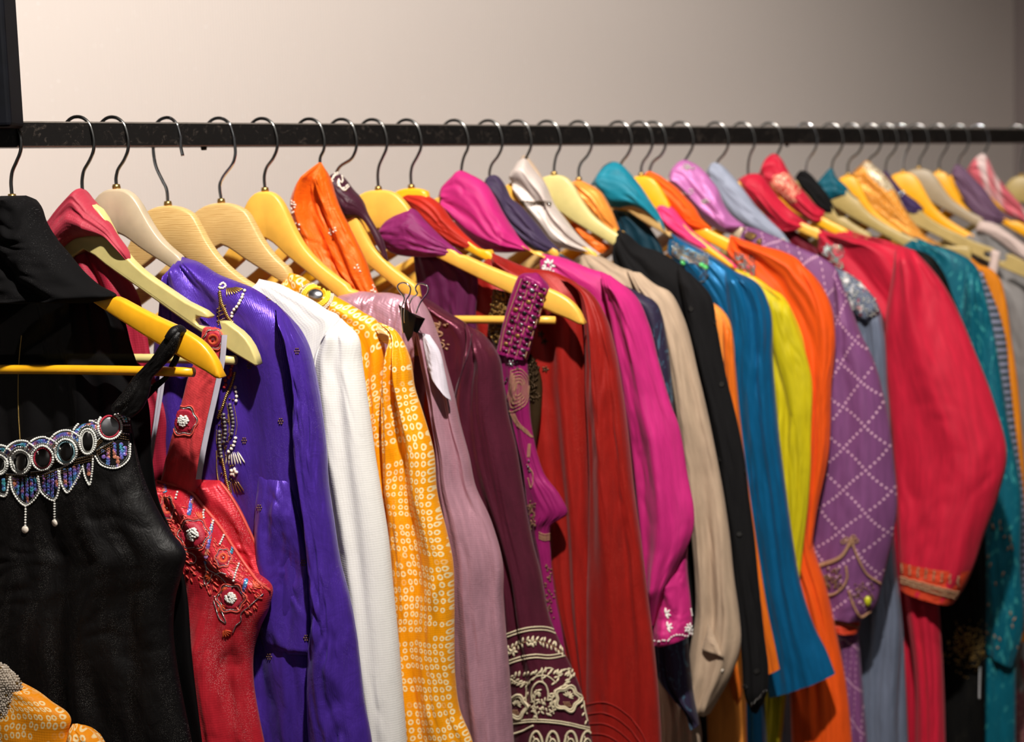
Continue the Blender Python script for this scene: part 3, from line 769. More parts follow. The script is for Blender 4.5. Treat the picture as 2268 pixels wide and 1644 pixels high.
# ================= far right first, then towards the camera
def reg_drape(H_, P):
    k = min(range(len(P)), key=lambda i: P[i][1]); q = P[k:]; out = [q[0]]
    for p in q[1:]:
        if p[1] > out[-1][1]: out.append(p)
    if len(out) > 1: H_.dsil.append(out)
    q = P[:k+1][::-1]; out = [q[0]]
    for p in q[1:]:
        if p[1] > out[-1][1]: out.append(p)
    if len(out) > 1: H_.dsilL.append(out)
def scarf(H_, name, mat, label, top, low, T=.016, seed=1, n=5, amp=.0035, off=0, key=None, tail=None, nt=36, **kw):
    g = garment(name, H_, label, 'scarf')
    reg_drape(H_, pts(top))
    loft('drape', M[mat], g, H_, pts(top), pts(low), T=T, back=1.0, k=2.6, off=off, nf=(n, amp), wr=(5, 6, .001), seed=seed, ct=.05, cb=.04, key=key, ns=90, nt=nt, **kw)
    if tail:
        L, R = rows(tail)
        loft('tail', M[mat], g, H_, L, R, T=.008, off=off-.012, nf=(6, .004), seed=seed+3, nt=30, ns=50)
    return g
def kurta(H_, name, mat, label, cat, R, L=None, T=.018, seed=1, sleeve=None, smat=None, sT=.02, soff=.014, folds=(), sfolds=(), key=None, nf=(4, .004), snf=(3, .004), off=0.0, sx=None, ns=110, wr=(5, 10, .0012), swr=(5, 9, .0014), spread=190, back=.7, name_s='sleeve', scb=0, kb=4.5):
    g = garment(name, H_, label, cat)
    R = pts(R) if isinstance(R, str) else R
    L = pts(L) if L else auto_left(H_, R, spread)
    if len(L) != len(R):
        ly = [p[1] for p in L]; lx = [p[0] for p in L]
        ry = [p[1] for p in R]
        L = [(float(np.interp(max(y, ly[0]), ly, lx)), float(max(y, ly[0]-2+i*2))) for i, (x, y) in enumerate(R)]
    if len(R) and hasattr(H_, 'sil'): H_.sil.append(R)
    loft('body', M[mat], g, H_, L, R, T=T, back=back, k=kb, off=off, nf=nf, seed=seed, folds=folds, key=(key+'_b' if key else None), ns=ns, nt=56, wr=wr)
    if sleeve:
        for j, sl in enumerate(sleeve if isinstance(sleeve, (list, tuple)) else [sleeve]):
            a, b = rows(sl)
            if hasattr(H_, 'sil'): H_.sil.append(b)
            loft(name_s, M[smat or mat], g, H_, a, b, T=sT, back=.8, off=off+soff*(1-.6*j), nf=snf, seed=seed+11+j*3, folds=sfolds, key=(key+'_s%d' % j if key else None), k=2.0, ns=ns, nt=48, wr=swr, ct=.04, cb=scb)
    return g

scarf(H[31], 'silk_scarf', 'pink_white', 'pink and white banded scarf peaking at the far right end of the rail', '2141,376 2160,350 2178,340 2192,358 2206,388 2228,415 2262,455 2300,500', '2144,384 2160,402 2182,425 2205,452 2228,475 2255,490 2275,500 2290,520', seed=3)
scarf(H[30], 'silk_scarf', 'dusky_purple', 'dusky purple scarf left of the pink and white scarf', '2103,390 2118,364 2135,372 2158,396 2182,421 2208,456 2238,488', '2113,400 2124,425 2136,448 2152,474 2176,494 2200,498 2232,493', seed=4, amp=.006, n=4)
g = kurta(H[28], 'fluffy_blouse', 'grey_net', 'grey top with pale fluffy shoulder strip at the right edge', 'top', '2176,498 2225,520 2290,560 2340,640 2360,800 2380,1100 2380,1700', seed=5, off=-.01)
L_, R_ = rows('2170,488 2160,510 / 2200,494 2190,522 / 2235,516 2225,545 / 2275,545 2265,580 / 2330,575 2320,610')
loft('shoulder_trim', M['pale_fluffy'], g, H[28], L_, R_, T=.014, off=.012, nf=(3, .002), ct=.05, cb=.05, ns=40, nt=20)
kurta(H[27], 'net_dress', 'grey_net', 'black and grey embroidered net dress on the deep yellow hanger', 'dress', '2158,512 2185,545 2215,600 2262,700 2290,900 2300,1200 2320,1700', seed=6)
L_, R_ = rows('2150,1100 2290,1100 / 2160,1400 2310,1400 / 2180,1700 2330,1700')
loft('skirt', M['purple_red'], bpy.data.objects['net_dress'], H[27], L_, R_, T=.012, off=.012, ct=.02, nf=(5, .005), ns=50, nt=30)
g = scarf(H[26], 'embroidered_collar', 'purple_silver', 'dark purple collar scarf with a silver beaded band', '1954,384 1960,378 1974,392 1990,412 2008,430 2030,446 2046,462', '1958,396 1966,410 1978,430 1992,452 2008,472 2024,478 2042,474', seed=7, key='h26', T=.012)
ac = Acc()
for yy in (0, 5, 9): chain(ac, 'h26', [(1988, 438-yy), (2006, 428-yy), (2030, 426-yy)], 4.2, 5, 5, jit=.8)
ac.build('silver_beading', M['silver'], g, 'stuff')
g = kurta(H[26], 'grey_net_blouse', 'grey_net', 'grey net blouse with beaded strap on the notched drab hanger', 'blouse', '2215,615 2262,640 2300,700 2320,900 2330,1300', L='2190,640 2170,680 2170,760 2190,950 2200,1300', seed=8, off=-.006, key='gn')
L_, R_ = rows('2196,552 2216,558 / 2192,580 2212,588 / 2184,612 2206,622 / 2176,650 2200,660')
loft('strap', M['pale_fluffy'], g, H[26], L_, R_, T=.011, off=.008, ct=.05, cb=.05, ns=24, nt=14, nf=(2, .001))
g = scarf(H[25], 'brocade_scarf', 'mustard_brocade', 'mustard orange brocade scarf with a gold border', '1882,388 1902,369 1920,356 1939,370 1962,390 1982,420 2002,458 2022,490 2046,518 2086,544', '1887,400 1902,425 1918,450 1935,474 1955,490 1976,505 1998,516 2022,530 2046,538 2076,546', seed=9, key='h25')
L_, R_ = rows('1900,372 1906,382 / 1919,358 1922,396 / 1940,371 1940,418 / 1962,391 1958,432 / 1984,424 1978,450 / 2002,458 1996,468')
loft('gold_border', M['mustard_gold'], g, H[25], L_, R_, T=.0175, off=.001, back=.2, ct=.06, cb=.06, ns=50, nt=24, nf=(2, .001))
kurta(H[25], 'mustard_tunic', 'mustard', 'mustard orange tunic behind the striped grey cloth', 'tunic', '2150,570 2170,586 2192,594 2212,614 2226,655 2242,760 2255,850 2264,950 2275,1150 2278,1420', seed=10, T=.012)
kurta(H[24], 'striped_tunic', 'grey_stripe', 'narrow strip of grey striped tunic behind the teal printed tunic', 'tunic', '2175,600 2196,650 2212,690 2226,740 2236,830 2246,920 2256,1000 2268,1090 2274,1250 2270,1400', seed=12, T=.012)
g = scarf(H[23], 'short_scarf', 'teal_cotton', 'small dark teal scarf peaking left of a deep yellow hanger', '1807,408 1822,390 1842,372 1852,392 1872,410 1890,432 1902,441', '1815,420 1826,436 1842,446 1856,441 1870,437 1884,438 1897,443', seed=13, T=.014)
g = kurta(H[23], 'teal_printed_tunic', 'teal_print', 'dark teal printed tunic with flared sleeve right of the raspberry tunic', 'tunic', '2030,526 2068,542 2110,556 2140,570 2162,590 2174,622 2184,682 2200,730 2212,800 2226,880 2236,960 2246,1050 2250,1300 2250,1700', seed=14, T=.016, key='g23',
  sleeve='2140,600 2174,620 / 2130,760 2200,730 / 2150,1000 2232,930 / 2180,1140 2262,1090 / 2166,1245 2262,1258 / 2170,1360 2267,1393 / 2180,1440 2243,1478', sT=.016)
ac = Acc()
for i in range(26):
    x, y = rng.uniform(2176, 2262), rng.uniform(1150, 1440); petal(ac, ['g23_s0'], x, y, rng.uniform(40, 140), rng.uniform(6, 18), 4)
ac.build('gold_leaf_work', M['goldthread'], g, 'stuff')
ac = Acc(); chain(ac, 'g23_b', [(2057, 568), (2066, 572)], 6, 8, 8); ac.build('button', M['silver'], g, 'stuff')
scarf(H[22], 'black_scarf', 'black_cotton', 'black scarf right of the red gold brocade scarf', '1760,394 1773,378 1790,382 1812,405 1834,433 1850,462 1860,480', '1765,402 1778,420 1795,440 1812,460 1828,472 1842,478 1852,482', seed=15, T=.014)
g = kurta(H[22], 'black_beaded_tunic', 'black_beaded', 'black tunic with gold sequinned sleeve end, behind the raspberry tunic', 'tunic', '1925,520 1990,545 2050,560 2088,600 2112,660 2135,720 2160,800 2175,1000 2185,1300 2182,1500 2180,1700', seed=16, T=.014, key='g22',
  sleeve='2080,1150 2175,1180 / 2085,1280 2172,1290 / 2095,1380 2176,1400 / 2120,1455 2170,1478', sT=.012)
ac = Acc()
for i in range(260):
    x, y = rng.normal(2145, 22), rng.normal(1430, 24); petal(ac, ['g22_s0', 'g22_b'], x, y, 0, rng.uniform(2, 5), 3, DISC)
ac.build('sequins', M['gold'], g, 'stuff')
ac = Acc(); chain(ac, ['g22_b'], [(2170, 1480), (2168, 1545)], 7, 9, 7); ac.build('bead_tassel', M['mirror'], g, 'stuff')
g = scarf(H[21], 'brocade_scarf', 'raspberry', 'red scarf with a broad gold brocade band, beside the black scarf', '1680,386 1695,353 1714,340 1729,350 1744,377 1764,406 1786,431 1808,456 1826,468', '1690,394 1704,408 1720,428 1740,450 1762,470 1780,482 1798,492 1812,497 1824,492', seed=17, key='h21')
L_, R_ = rows('1698,386 1704,410 / 1722,378 1726,432 / 1744,380 1744,448 / 1766,408 1760,458 / 1784,431 1776,455 / 1796,446 1790,452')
loft('gold_band', M['gold_brocade'], g, H[21], L_, R_, T=.0175, back=.2, off=.001, ct=.08, cb=.08, ns=40, nt=24, nf=(2, .001))
g = kurta(H[21], 'red_tunic', 'raspberry', 'red tunic shoulder with sequin neckline peeking above the raspberry tunic', 'tunic', '1872,506 1906,519 1935,527 1962,532 1990,545 2010,600 2020,700 2030,1200 2030,1700', seed=18, T=.012, key='g21', spread=120)
ac = Acc(); chain(ac, 'g21_b', [(1888, 521), (1912, 528), (1936, 541)], 4, 4, 4, jit=3); chain(ac, 'g21_b', [(1888, 524), (1912, 533), (1936, 545)], 4, 4, 4, jit=3)
ac.build('neck_sequins', M['gold'], g, 'stuff')

g = scarf(H[20], 'raspberry_scarf', 'raspberry', 'raspberry red scarf left of the gold brocade scarf', '1634,398 1657,386 1684,387 1705,412 1724,437 1752,465 1775,485 1798,502', '1642,410 1656,432 1674,455 1692,474 1712,498 1732,515 1760,512 1796,503', seed=19, amp=.005, n=4)
L_, R_ = rows('1700,480 1745,500 / 1710,520 1812,552 / 1715,600 1830,640 / 1720,900 1850,900')
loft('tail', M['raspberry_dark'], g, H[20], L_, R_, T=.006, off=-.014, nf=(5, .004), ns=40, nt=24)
g = kurta(H[20], 'raspberry_tunic', 'raspberry', 'raspberry red tunic with a wide three-quarter sleeve and embroidered cuff', 'tunic',
  '1816,508 1860,520 1905,527 1948,537 1988,542 2024,556 2046,590 2052,700 2070,900 2075,1100 2080,1330 2090,1500 2096,1700',
  L='1812,512 1812,560 1850,600 1930,660 1955,720 1962,820 1972,940 1980,1060 1990,1250 2005,1330 2026,1500 2030,1700', seed=20, T=.022, key='g20', nf=(5, .006), folds=[(.5, .55, .05, -.006, .1, .5)],
  sleeve='1985,543 2026,555 / 1978,600 2070,603 / 1962,700 2110,665 / 1960,800 2160,780 / 1968,900 2204,897 / 1976,980 2230,1000 / 1985,1083 2213,1092 / 1990,1180 2178,1190 / 1992,1262 2148,1275 / 1994,1300 2113,1334', sT=.03, soff=.02, snf=(3, .007), swr=(3, 9, .002))
L_, R_ = rows('1992,1240 2154,1262 / 1993,1262 2142,1290 / 1994,1282 2126,1316 / 1994,1302 2112,1336')
cuff = loft('cuff_border', M['border_red'], g, H[20], L_, R_, T=.032, back=.85, off=.0205, k=2.0, ct=0, nf=(2, .001), key='g20c', ns=24, nt=48)
ac = Acc(); chain(ac, 'g20c', [(1996, 1284), (2050, 1300), (2118, 1318)], 4, 7, 5, jit=1); chain(ac, 'g20c', [(1996, 1290), (2050, 1307), (2116, 1325)], 4, 7, 5, jit=1); chain(ac, 'g20c', [(1996, 1279), (2050, 1294), (2120, 1312)], 4, 7, 5, jit=1)
for i in range(8): chain(ac, 'g20c', [(1999+i*17.5, 1250+i*4), (1998+i*17.5, 1268+i*4)], 3.5, 5, 5, jit=1.2)
ac.build('cuff_beading', M['goldthread'], PO['g20c'], 'stuff')
ac = Acc()
for i in range(90):
    u = rng.uniform(0, 1); v = rng.uniform(0, 1); chain(ac, ['g20_b', 'g20_s0'], [(1822+u*46, 532+v*58+u*12), (1824+u*46, 534+v*58+u*12)], 3, 4, 4)
ac.build('neck_beading', M['silver'], g, 'stuff')

g = scarf(H[19], 'chiffon_scarf', 'slate_chiffon', 'smooth grey blue scarf between the lilac and raspberry scarves', '1562,384 1578,361 1597,365 1616,383 1634,404 1654,430 1674,457 1703,486 1728,510 1752,540', '1572,396 1580,410 1592,436 1606,462 1622,482 1642,498 1662,508 1686,516 1712,528 1746,546', seed=21, amp=.001, T=.018)
g = kurta(H[19], 'slate_tunic', 'slate_silk', 'slate grey tunic with floral shoulder between the dotted and the raspberry tunics', 'tunic',
  '1745,545 1800,572 1856,594 1890,612 1918,638 1938,665 1952,695 1958,751 1964,834 1970,903 1974,1000 1980,1174 1990,1292 2000,1393 2007,1528 2014,1700', seed=22, T=.018, key='g19', nf=(6, .005),
  sleeve='1905,660 1944,680 / 1895,740 1958,735 / 1905,860 1966,860 / 1925,1000 1974,1000 / 1935,1200 1980,1200 / 1925,1400 1996,1400 / 1918,1560 1990,1560 / 1916,1700 1990,1700', sT=.014)
L_, R_ = rows('1856,594 1840,640 / 1890,612 1866,668 / 1918,638 1886,688 / 1938,662 1905,706 / 1950,688 1925,715')
loft('floral_shoulder', M['slate_floral'], g, H[19], L_, R_, T=.016, off=.022, back=.5, ct=.1, cb=.1, ns=40, nt=24, nf=(2, .001), key='g19f')
ac = Acc()
for i in range(140): chain(ac, 'g19f', [(rng.uniform(1860, 1944), rng.uniform(606, 708))]*2, 3, rng.uniform(3, 7), 4)
ac.build('beaded_flowers', M['whitebead'], PO['g19f'], 'stuff')

g = scarf(H[18], 'lilac_scarf', 'lilac_silk', 'shiny lilac scarf with small white flowers at its folds', '1478,396 1496,366 1513,354 1537,362 1557,377 1573,396 1589,419 1601,450 1617,474 1648,499', '1484,404 1498,418 1514,436 1532,456 1552,478 1568,494 1584,506 1602,514 1618,518 1646,506', seed=23, amp=.007, n=4, key='h18', folds=[(.4, .5, .08, .008)])
ac = Acc()
for cx, cy, n_ in ((1522, 372, 14), (1562, 446, 8), (1524, 426, 8)):
    for i in range(n_): chain(ac, 'h18', [(cx+rng.normal(0, 7), cy+rng.normal(0, 4))]*2, 3, 6, 4)
ac.build('flower_work', M['whitethread'], g, 'stuff')
g = kurta(H[18], 'dotted_tunic', 'dotted_purple', 'dotted purple tunic with a wide flared sleeve and gold scalloped cuff', 'tunic',
  '1643,500 1670,505 1703,518 1732,530 1772,549 1818,569 1848,591 1864,625 1878,670 1885,760 1890,1000 1895,1300 1905,1450 1925,1700', L='1640,506 1640,560 1700,640 1760,740 1790,900 1800,1000 1800,1100 1800,1200 1810,1280 1830,1340 1850,1400 1862,1500 1870,1600 1880,1700', seed=24, T=.018, key='g18',
  sleeve='1845,602 1862,622 / 1850,668 1880,668 / 1843,745 1908,742 / 1832,806 1932,790 / 1820,889 1954,860 / 1811,950 1970,939 / 1802,1020 1980,1025 / 1794,1095 1987,1110 / 1782,1190 1976,1200 / 1775,1230 1964,1250 / 1778,1290 1952,1300 / 1788,1326 1938,1345 / 1800,1352 1908,1374', sT=.028, soff=.024, snf=(3, .004), swr=(3, 8, .002))
L_, R_ = rows('1796,1340 1905,1370 / 1800,1362 1904,1386 / 1812,1386 1900,1402')
loft('cuff_lining', M['border_red'], g, H[18], L_, R_, T=.02, off=.018, ct=0, ns=16, nt=30, key='g18l')
ac = Acc()
for dy in (0, 4): chain(ac, 'g18_s0', [(1778, 1246+dy), (1800, 1252+dy), (1830, 1246+dy), (1862, 1232+dy), (1880, 1206+dy), (1886, 1192)], 3.6, 7, 6.5)
chain(ac, 'g18_s0', [(1886, 1196), (1902, 1240), (1920, 1272), (1948, 1292)], 3.6, 6.5, 6)
for cx, cy in ((1868, 1200), (1896, 1198), (1882, 1206), (1875, 1195), (1890, 1190)): chain(ac, 'g18_s0', ringpts(cx, cy, 5, 4, 8), 3.2, 4, 4)
chain(ac, 'g18_s0', [(1784, 1318), (1800, 1326), (1822, 1312), (1840, 1318), (1862, 1306), (1876, 1280), (1874, 1256)], 3.6, 7, 6.5); chain(ac, 'g18_s0', [(1786, 1312), (1806, 1300), (1808, 1312)], 3, 4, 4)
for i in range(60): chain(ac, 'g18_s0', [(rng.uniform(1788, 1862), rng.uniform(1260, 1302))]*2, 3, 7, 6)
for i in range(40): chain(ac, 'g18_s0', [(rng.uniform(1890, 1935), rng.uniform(1290, 1340))]*2, 3, 5, 4)
chain(ac, 'g18_s0', [(1880, 1310), (1892, 1345), (1906, 1366), (1925, 1355)], 3.6, 7, 6.5)
chain(ac, 'g18l', [(1804, 1368), (1850, 1376), (1900, 1390)], 4, 7, 5, jit=1.5)
ac.build('cuff_beading', M['goldthread'], g, 'stuff')
ac = Acc(); petal(ac, 'g18_s0', 1784, 1276, 60, 22, 18, ELL); petal(ac, 'g18_s0', 1918, 1318, 80, 26, 16, ELL); ac.build('stone', M['yellowstone'], g, 'stuff')
ac = Acc()
for i in range(36):
    u = rng.uniform(0, 1); chain(ac, ['g18_b'], [(1648+u*36, 508+u*20+rng.uniform(0, 14))]*2, 3, 7, 6)
ac.build('neck_beading', M['gold'], g, 'stuff')

scarf(H[17], 'orange_scarf', 'orange_crepe', 'plain bright orange scarf between the teal and lilac scarves', '1421,396 1435,380 1455,386 1475,399 1498,416 1518,438 1538,460 1554,486 1576,506', '1428,400 1444,412 1462,430 1482,452 1500,474 1518,492 1534,506 1554,511 1575,508', seed=25, amp=.004, off=.002)
g = kurta(H[17], 'orange_tunic', 'orange_kurta', 'bright orange tunic with silver beaded neckline left of the dotted purple tunic', 'tunic',
  '1618,521 1654,534 1694,546 1732,556 1762,570 1782,590 1800,607 1820,632 1838,668 1848,720 1838,820 1826,920 1812,1050 1800,1200 1830,1300 1854,1410 1872,1500 1893,1700', L='1616,525 1612,560 1640,600 1660,660 1680,700 1700,760 1710,800 1715,850 1720,900 1722,1000 1725,1100 1730,1200 1735,1250 1740,1300 1745,1340 1748,1400 1750,1500 1755,1700', seed=26, T=.02, key='g17', off=.003,
  sleeve='1755,575 1796,604 / 1775,660 1836,668 / 1795,760 1850,740 / 1800,880 1842,860 / 1800,1000 1836,1000 / 1788,1150 1806,1150 / 1780,1300 1794,1300 / 1790,1370 1806,1370', sT=.014, soff=.01, nf=(6, .006))
ac = Acc()
for i in range(170):
    u, v = rng.uniform(0, 1), rng.uniform(0, 1); chain(ac, 'g17_b', [(1626+u*46, 556+u*14+v*46)]*2, 3, rng.uniform(3, 6), 4)
ac.build('neck_beading', M['silver'], g, 'stuff')
ac = Acc()
for x, y in ((1652, 590), (1638, 602), (1660, 606)): petal(ac, 'g17_b', x, y, 20, 12, 8)
ac.build('stone', M['rosestone'], g, 'stuff')

scarf(H[16], 'pink_scarf', 'hot_pink', 'hot pink drape running down behind the azure tunic', '1446,462 1466,452 1484,457 1508,484 1537,514 1563,533 1586,553 1615,575 1634,592', '1456,480 1468,494 1480,510 1500,526 1530,544 1560,560 1582,570 1606,586 1626,597', seed=27, amp=.002, off=-.002)
g = kurta(H[16], 'lime_tunic', 'lime_cotton', 'lime yellow tunic between the azure and the orange tunics', 'tunic',
  '1622,594 1646,600 1680,614 1712,638 1728,650 1746,672 1762,705 1776,740 1788,800 1799,850 1796,945 1793,1095 1786,1160 1776,1220 1762,1350 1745,1500 1725,1700', L='1618,600 1625,640 1650,680 1660,720 1670,740 1680,780 1690,800 1700,820 1705,850 1710,900 1712,960 1720,1050 1720,1160 1715,1250 1700,1400 1690,1550 1688,1700', seed=28, T=.016, key='g16', off=-.004,
  sleeve='1700,648 1748,676 / 1708,760 1784,780 / 1735,860 1799,850 / 1752,940 1797,945 / 1764,1080 1793,1080 / 1758,1220 1778,1220 / 1750,1350 1765,1350', sT=.014, soff=.008, snf=(2, .005))

g = scarf(H[15], 'teal_scarf', 'teal_crepe', 'teal blue scarf draped in folds over a pale hanger', '1308,410 1328,380 1342,364 1357,358 1373,362 1393,382 1418,413 1440,446 1461,476 1474,512', '1318,412 1330,424 1342,444 1356,460 1378,461 1400,458 1422,464 1442,478 1456,494 1472,513', seed=29, amp=.006, n=4, key='h15', folds=[(.55, .6, .08, .006)])
L_, R_ = rows('1350,462 1400,470 / 1360,490 1440,505 / 1370,530 1470,560 / 1390,600 1480,620 / 1400,760 1490,760')
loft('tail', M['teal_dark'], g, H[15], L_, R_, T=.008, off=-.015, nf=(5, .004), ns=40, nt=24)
g = kurta(H[15], 'azure_tunic', 'azure_silk', 'shiny azure blue tunic with silver and green beaded neck and wide cuff', 'tunic',
  '1486,517 1526,538 1568,562 1597,580 1618,596 1640,640 1655,700 1660,850 1665,1000 1670,1100 1680,1300 1690,1480 1700,1700', L='1483,522 1482,560 1520,600 1560,660 1590,720 1600,800 1610,850 1620,950 1625,1060 1630,1150 1635,1300 1640,1480 1650,1700', seed=30, T=.02, key='g15', nf=(7, .006),
  sleeve='1606,592 1618,596 / 1608,640 1680,630 / 1612,690 1703,675 / 1622,800 1712,800 / 1636,960 1726,960 / 1652,1090 1742,1090 / 1666,1200 1757,1200 / 1682,1320 1778,1310 / 1690,1400 1806,1393 / 1695,1470 1830,1440 / 1702,1543 1850,1492', sT=.022, soff=.012, snf=(5, .008), swr=(8, 7, .003))
ac = Acc()
for i in range(420):
    u, v = rng.uniform(0, 1), rng.uniform(0, 1); chain(ac, 'g15_b', [(1488+u*80, 534+u*38+v*(34-8*u))]*2, 3, rng.uniform(3, 6), 3.5)
for i in range(70): chain(ac, ['g15_s0', 'g15_b'], [(1562+rng.normal(0, 5), rng.uniform(560, 625))]*2, 3, 4, 4)
ac.build('neck_beading', M['silver'], g, 'stuff')
ac = Acc()
for x, y in ((1508, 578), (1556, 590), (1548, 585)): petal(ac, 'g15_b', x, y, 30, 14, 10, ELL)
ac.build('stone', M['greenstone'], g, 'stuff')

g = scarf(H[14], 'apricot_collar', 'apricot_satin', 'apricot satin scarf showing right of the bare cream hanger', '1268,402 1282,399 1300,406 1329,424 1345,450 1358,476 1372,510', '1272,420 1284,440 1300,462 1318,486 1334,500 1350,510 1366,518', seed=31, amp=.004)
L_, R_ = rows('1236,470 1262,478 / 1250,500 1310,520 / 1262,525 1350,545 / 1290,560 1340,560')
loft('tail', M['orange_sleeve'], g, H[14], L_, R_, T=.006, off=-.012, ns=30, nt=20)
g = kurta(H[14], 'apricot_tunic', 'apricot_satin', 'apricot satin tunic slice with narrow orange sleeves between black and azure', 'tunic',
  '1400,560 1470,600 1540,640 1576,668 1598,684 1614,706 1624,750 1626,881 1630,1000 1640,1200 1650,1400 1655,1700', seed=32, T=.014, smat='orange_sleeve', key='g14',
  sleeve=['1600,700 1622,740 / 1610,900 1642,950 / 1630,1080 1660,1090 / 1660,1250 1685,1258 / 1672,1360 1702,1360 / 1688,1430 1716,1427 / 1700,1494 1727,1482', '1600,1380 1620,1380 / 1606,1450 1634,1470 / 1612,1490 1644,1535 / 1622,1560 1634,1568'], sT=.01, soff=.016)

g = kurta(H[13], 'black_tunic', 'black_cotton', 'plain black tunic with tiny black bead motifs beside the beige tunic', 'tunic',
  '1368,508 1388,518 1417,543 1458,557 1494,577 1522,602 1535,680 1540,900 1550,1200 1560,1450 1570,1700', L='1364,516 1360,560 1370,620 1390,700 1400,760 1405,820 1410,900 1415,1000 1420,1200 1425,1450 1440,1700', seed=33, T=.018, key='g13', nf=(5, .004),
  sleeve='1500,588 1530,606 / 1506,640 1573,655 / 1522,720 1587,722 / 1548,830 1608,832 / 1570,930 1634,940 / 1588,1020 1650,1024 / 1600,1100 1658,1095 / 1618,1200 1671,1195 / 1628,1300 1681,1300 / 1640,1400 1693,1410 / 1645,1480 1702,1494 / 1650,1540 1696,1545 / 1664,1575 1678,1580', sT=.018, soff=.014)
ac = Acc()
for x, y in ((1530, 685), (1583, 715), (1598, 852), (1637, 1184), (1592, 1020), (1676, 1488), (1650, 1522), (1652, 1045)):
    for k_ in range(6): petal(ac, ['g13_s0', 'g13_b'], x, y, k_*60, 7, 4)
ac.build('bead_motifs', M['gunmetal'], g, 'stuff')
ac = Acc(); chain(ac, 'g13_s0', [(1664, 1562), (1680, 1545), (1694, 1530)], 4, 5, 5, jit=1.5); ac.build('cuff_beads', M['darkmirror'], g, 'stuff')

g = scarf(H[12], 'silver_scarf', 'silver_beige', 'silver beige scarf with a dark and silver beaded line', '1126,394 1140,372 1150,356 1162,350 1180,372 1206,406 1226,452 1248,482 1270,511 1296,537 1330,563', '1140,412 1150,438 1162,460 1176,484 1196,508 1216,530 1236,547 1256,552 1276,556 1300,560 1326,566', seed=34, key='h12', amp=.004)
L_, R_ = rows('1160,343 1152,352 / 1170,350 1160,362 / 1188,372 1172,376 / 1206,402 1190,400 / 1218,428 1204,424 / 1226,452 1214,450')
loft('lining_edge', M['beige_cotton'], g, H[12], L_, R_, T=.008, off=-.003, ct=.1, cb=.1, ns=30, nt=16)
ac = Acc()
for dy in (0, 4, 7): chain(ac, 'h12', [(1154, 452-dy), (1176, 455-dy), (1200, 453-dy), (1218, 456-dy)], 4, 4.5, 4, jit=1)
ac.build('beaded_line', M['bronze'], g, 'stuff')
ac = Acc(); petal(ac, 'h12', 1209, 453, 0, 11, 11, ELL); ac.build('silver_stud', M['silver'], g, 'stuff')
g = kurta(H[12], 'beige_tunic', 'beige_cotton', 'beige cotton tunic with a turned back button cuff', 'tunic',
  '1290,556 1334,570 1370,590 1402,602 1420,640 1430,800 1440,1000 1450,1200 1460,1400 1550,1600 1552,1700', L='1284,566 1290,600 1300,640 1310,700 1330,800 1350,900 1370,1000 1400,1200 1430,1400 1460,1550 1464,1700', seed=35, T=.018, key='g12', nf=(5, .004), ns=100,
  sleeve='1388,600 1418,604 / 1410,640 1450,630 / 1440,690 1484,648 / 1462,740 1512,700 / 1484,830 1547,832 / 1500,930 1572,940 / 1512,1030 1590,1030 / 1522,1110 1603,1100 / 1532,1190 1616,1190 / 1540,1290 1626,1285 / 1540,1370 1638,1370 / 1530,1430 1641,1425 / 1524,1500 1624,1488 / 1522,1555 1594,1545 / 1540,1580 1573,1580', sT=.022, soff=.014, snf=(4, .006), sfolds=[(.4, .35, .05, -.01, .35, .9), (.15, .2, .06, .005)])
L_, R_ = rows('1568,1381 1570,1383 / 1564,1405 1582,1408 / 1559,1425 1594,1434 / 1554,1442 1605,1459')
loft('cuff_flap', M['beige_cotton'], g, H[12], L_, R_, T=.006, off=.036, ct=.02, cb=.1, ns=24, nt=16, nf=(2, .001))
ac = Acc(); h_ = cast('g12_s0', 1600, 1486); ac.add(DISC, h_[0], h_[1], (1, 0, 0), .0022, .0022, .0022); ac.build('button', M['pearl'], g, 'stuff')

scarf(H[11], 'violet_scarf', 'night_violet', 'dark violet scarf squeezed between the magenta and silver scarves', '1072,404 1084,390 1098,388 1112,403 1128,435 1152,456 1177,484 1210,525 1242,556', '1086,430 1096,450 1108,474 1124,500 1142,524 1162,542 1184,552 1208,560 1238,560', seed=36)
g = kurta(H[11], 'night_blue_tunic', 'night_print', 'dark blue violet tunic with faint leaf print behind the magenta tunic', 'tunic',
  '1238,560 1290,590 1350,620 1392,636 1420,650 1446,664 1466,696 1475,740 1484,804 1492,900 1500,1000 1510,1200 1520,1350 1524,1420 1534,1528 1546,1595 1548,1605', L='1230,580 1240,620 1270,680 1290,720 1300,760 1320,780 1340,850 1350,900 1370,950 1380,1000 1400,1050 1420,1200 1440,1350 1450,1430 1462,1500 1520,1580 1530,1616', seed=37, T=.018, key='g11')

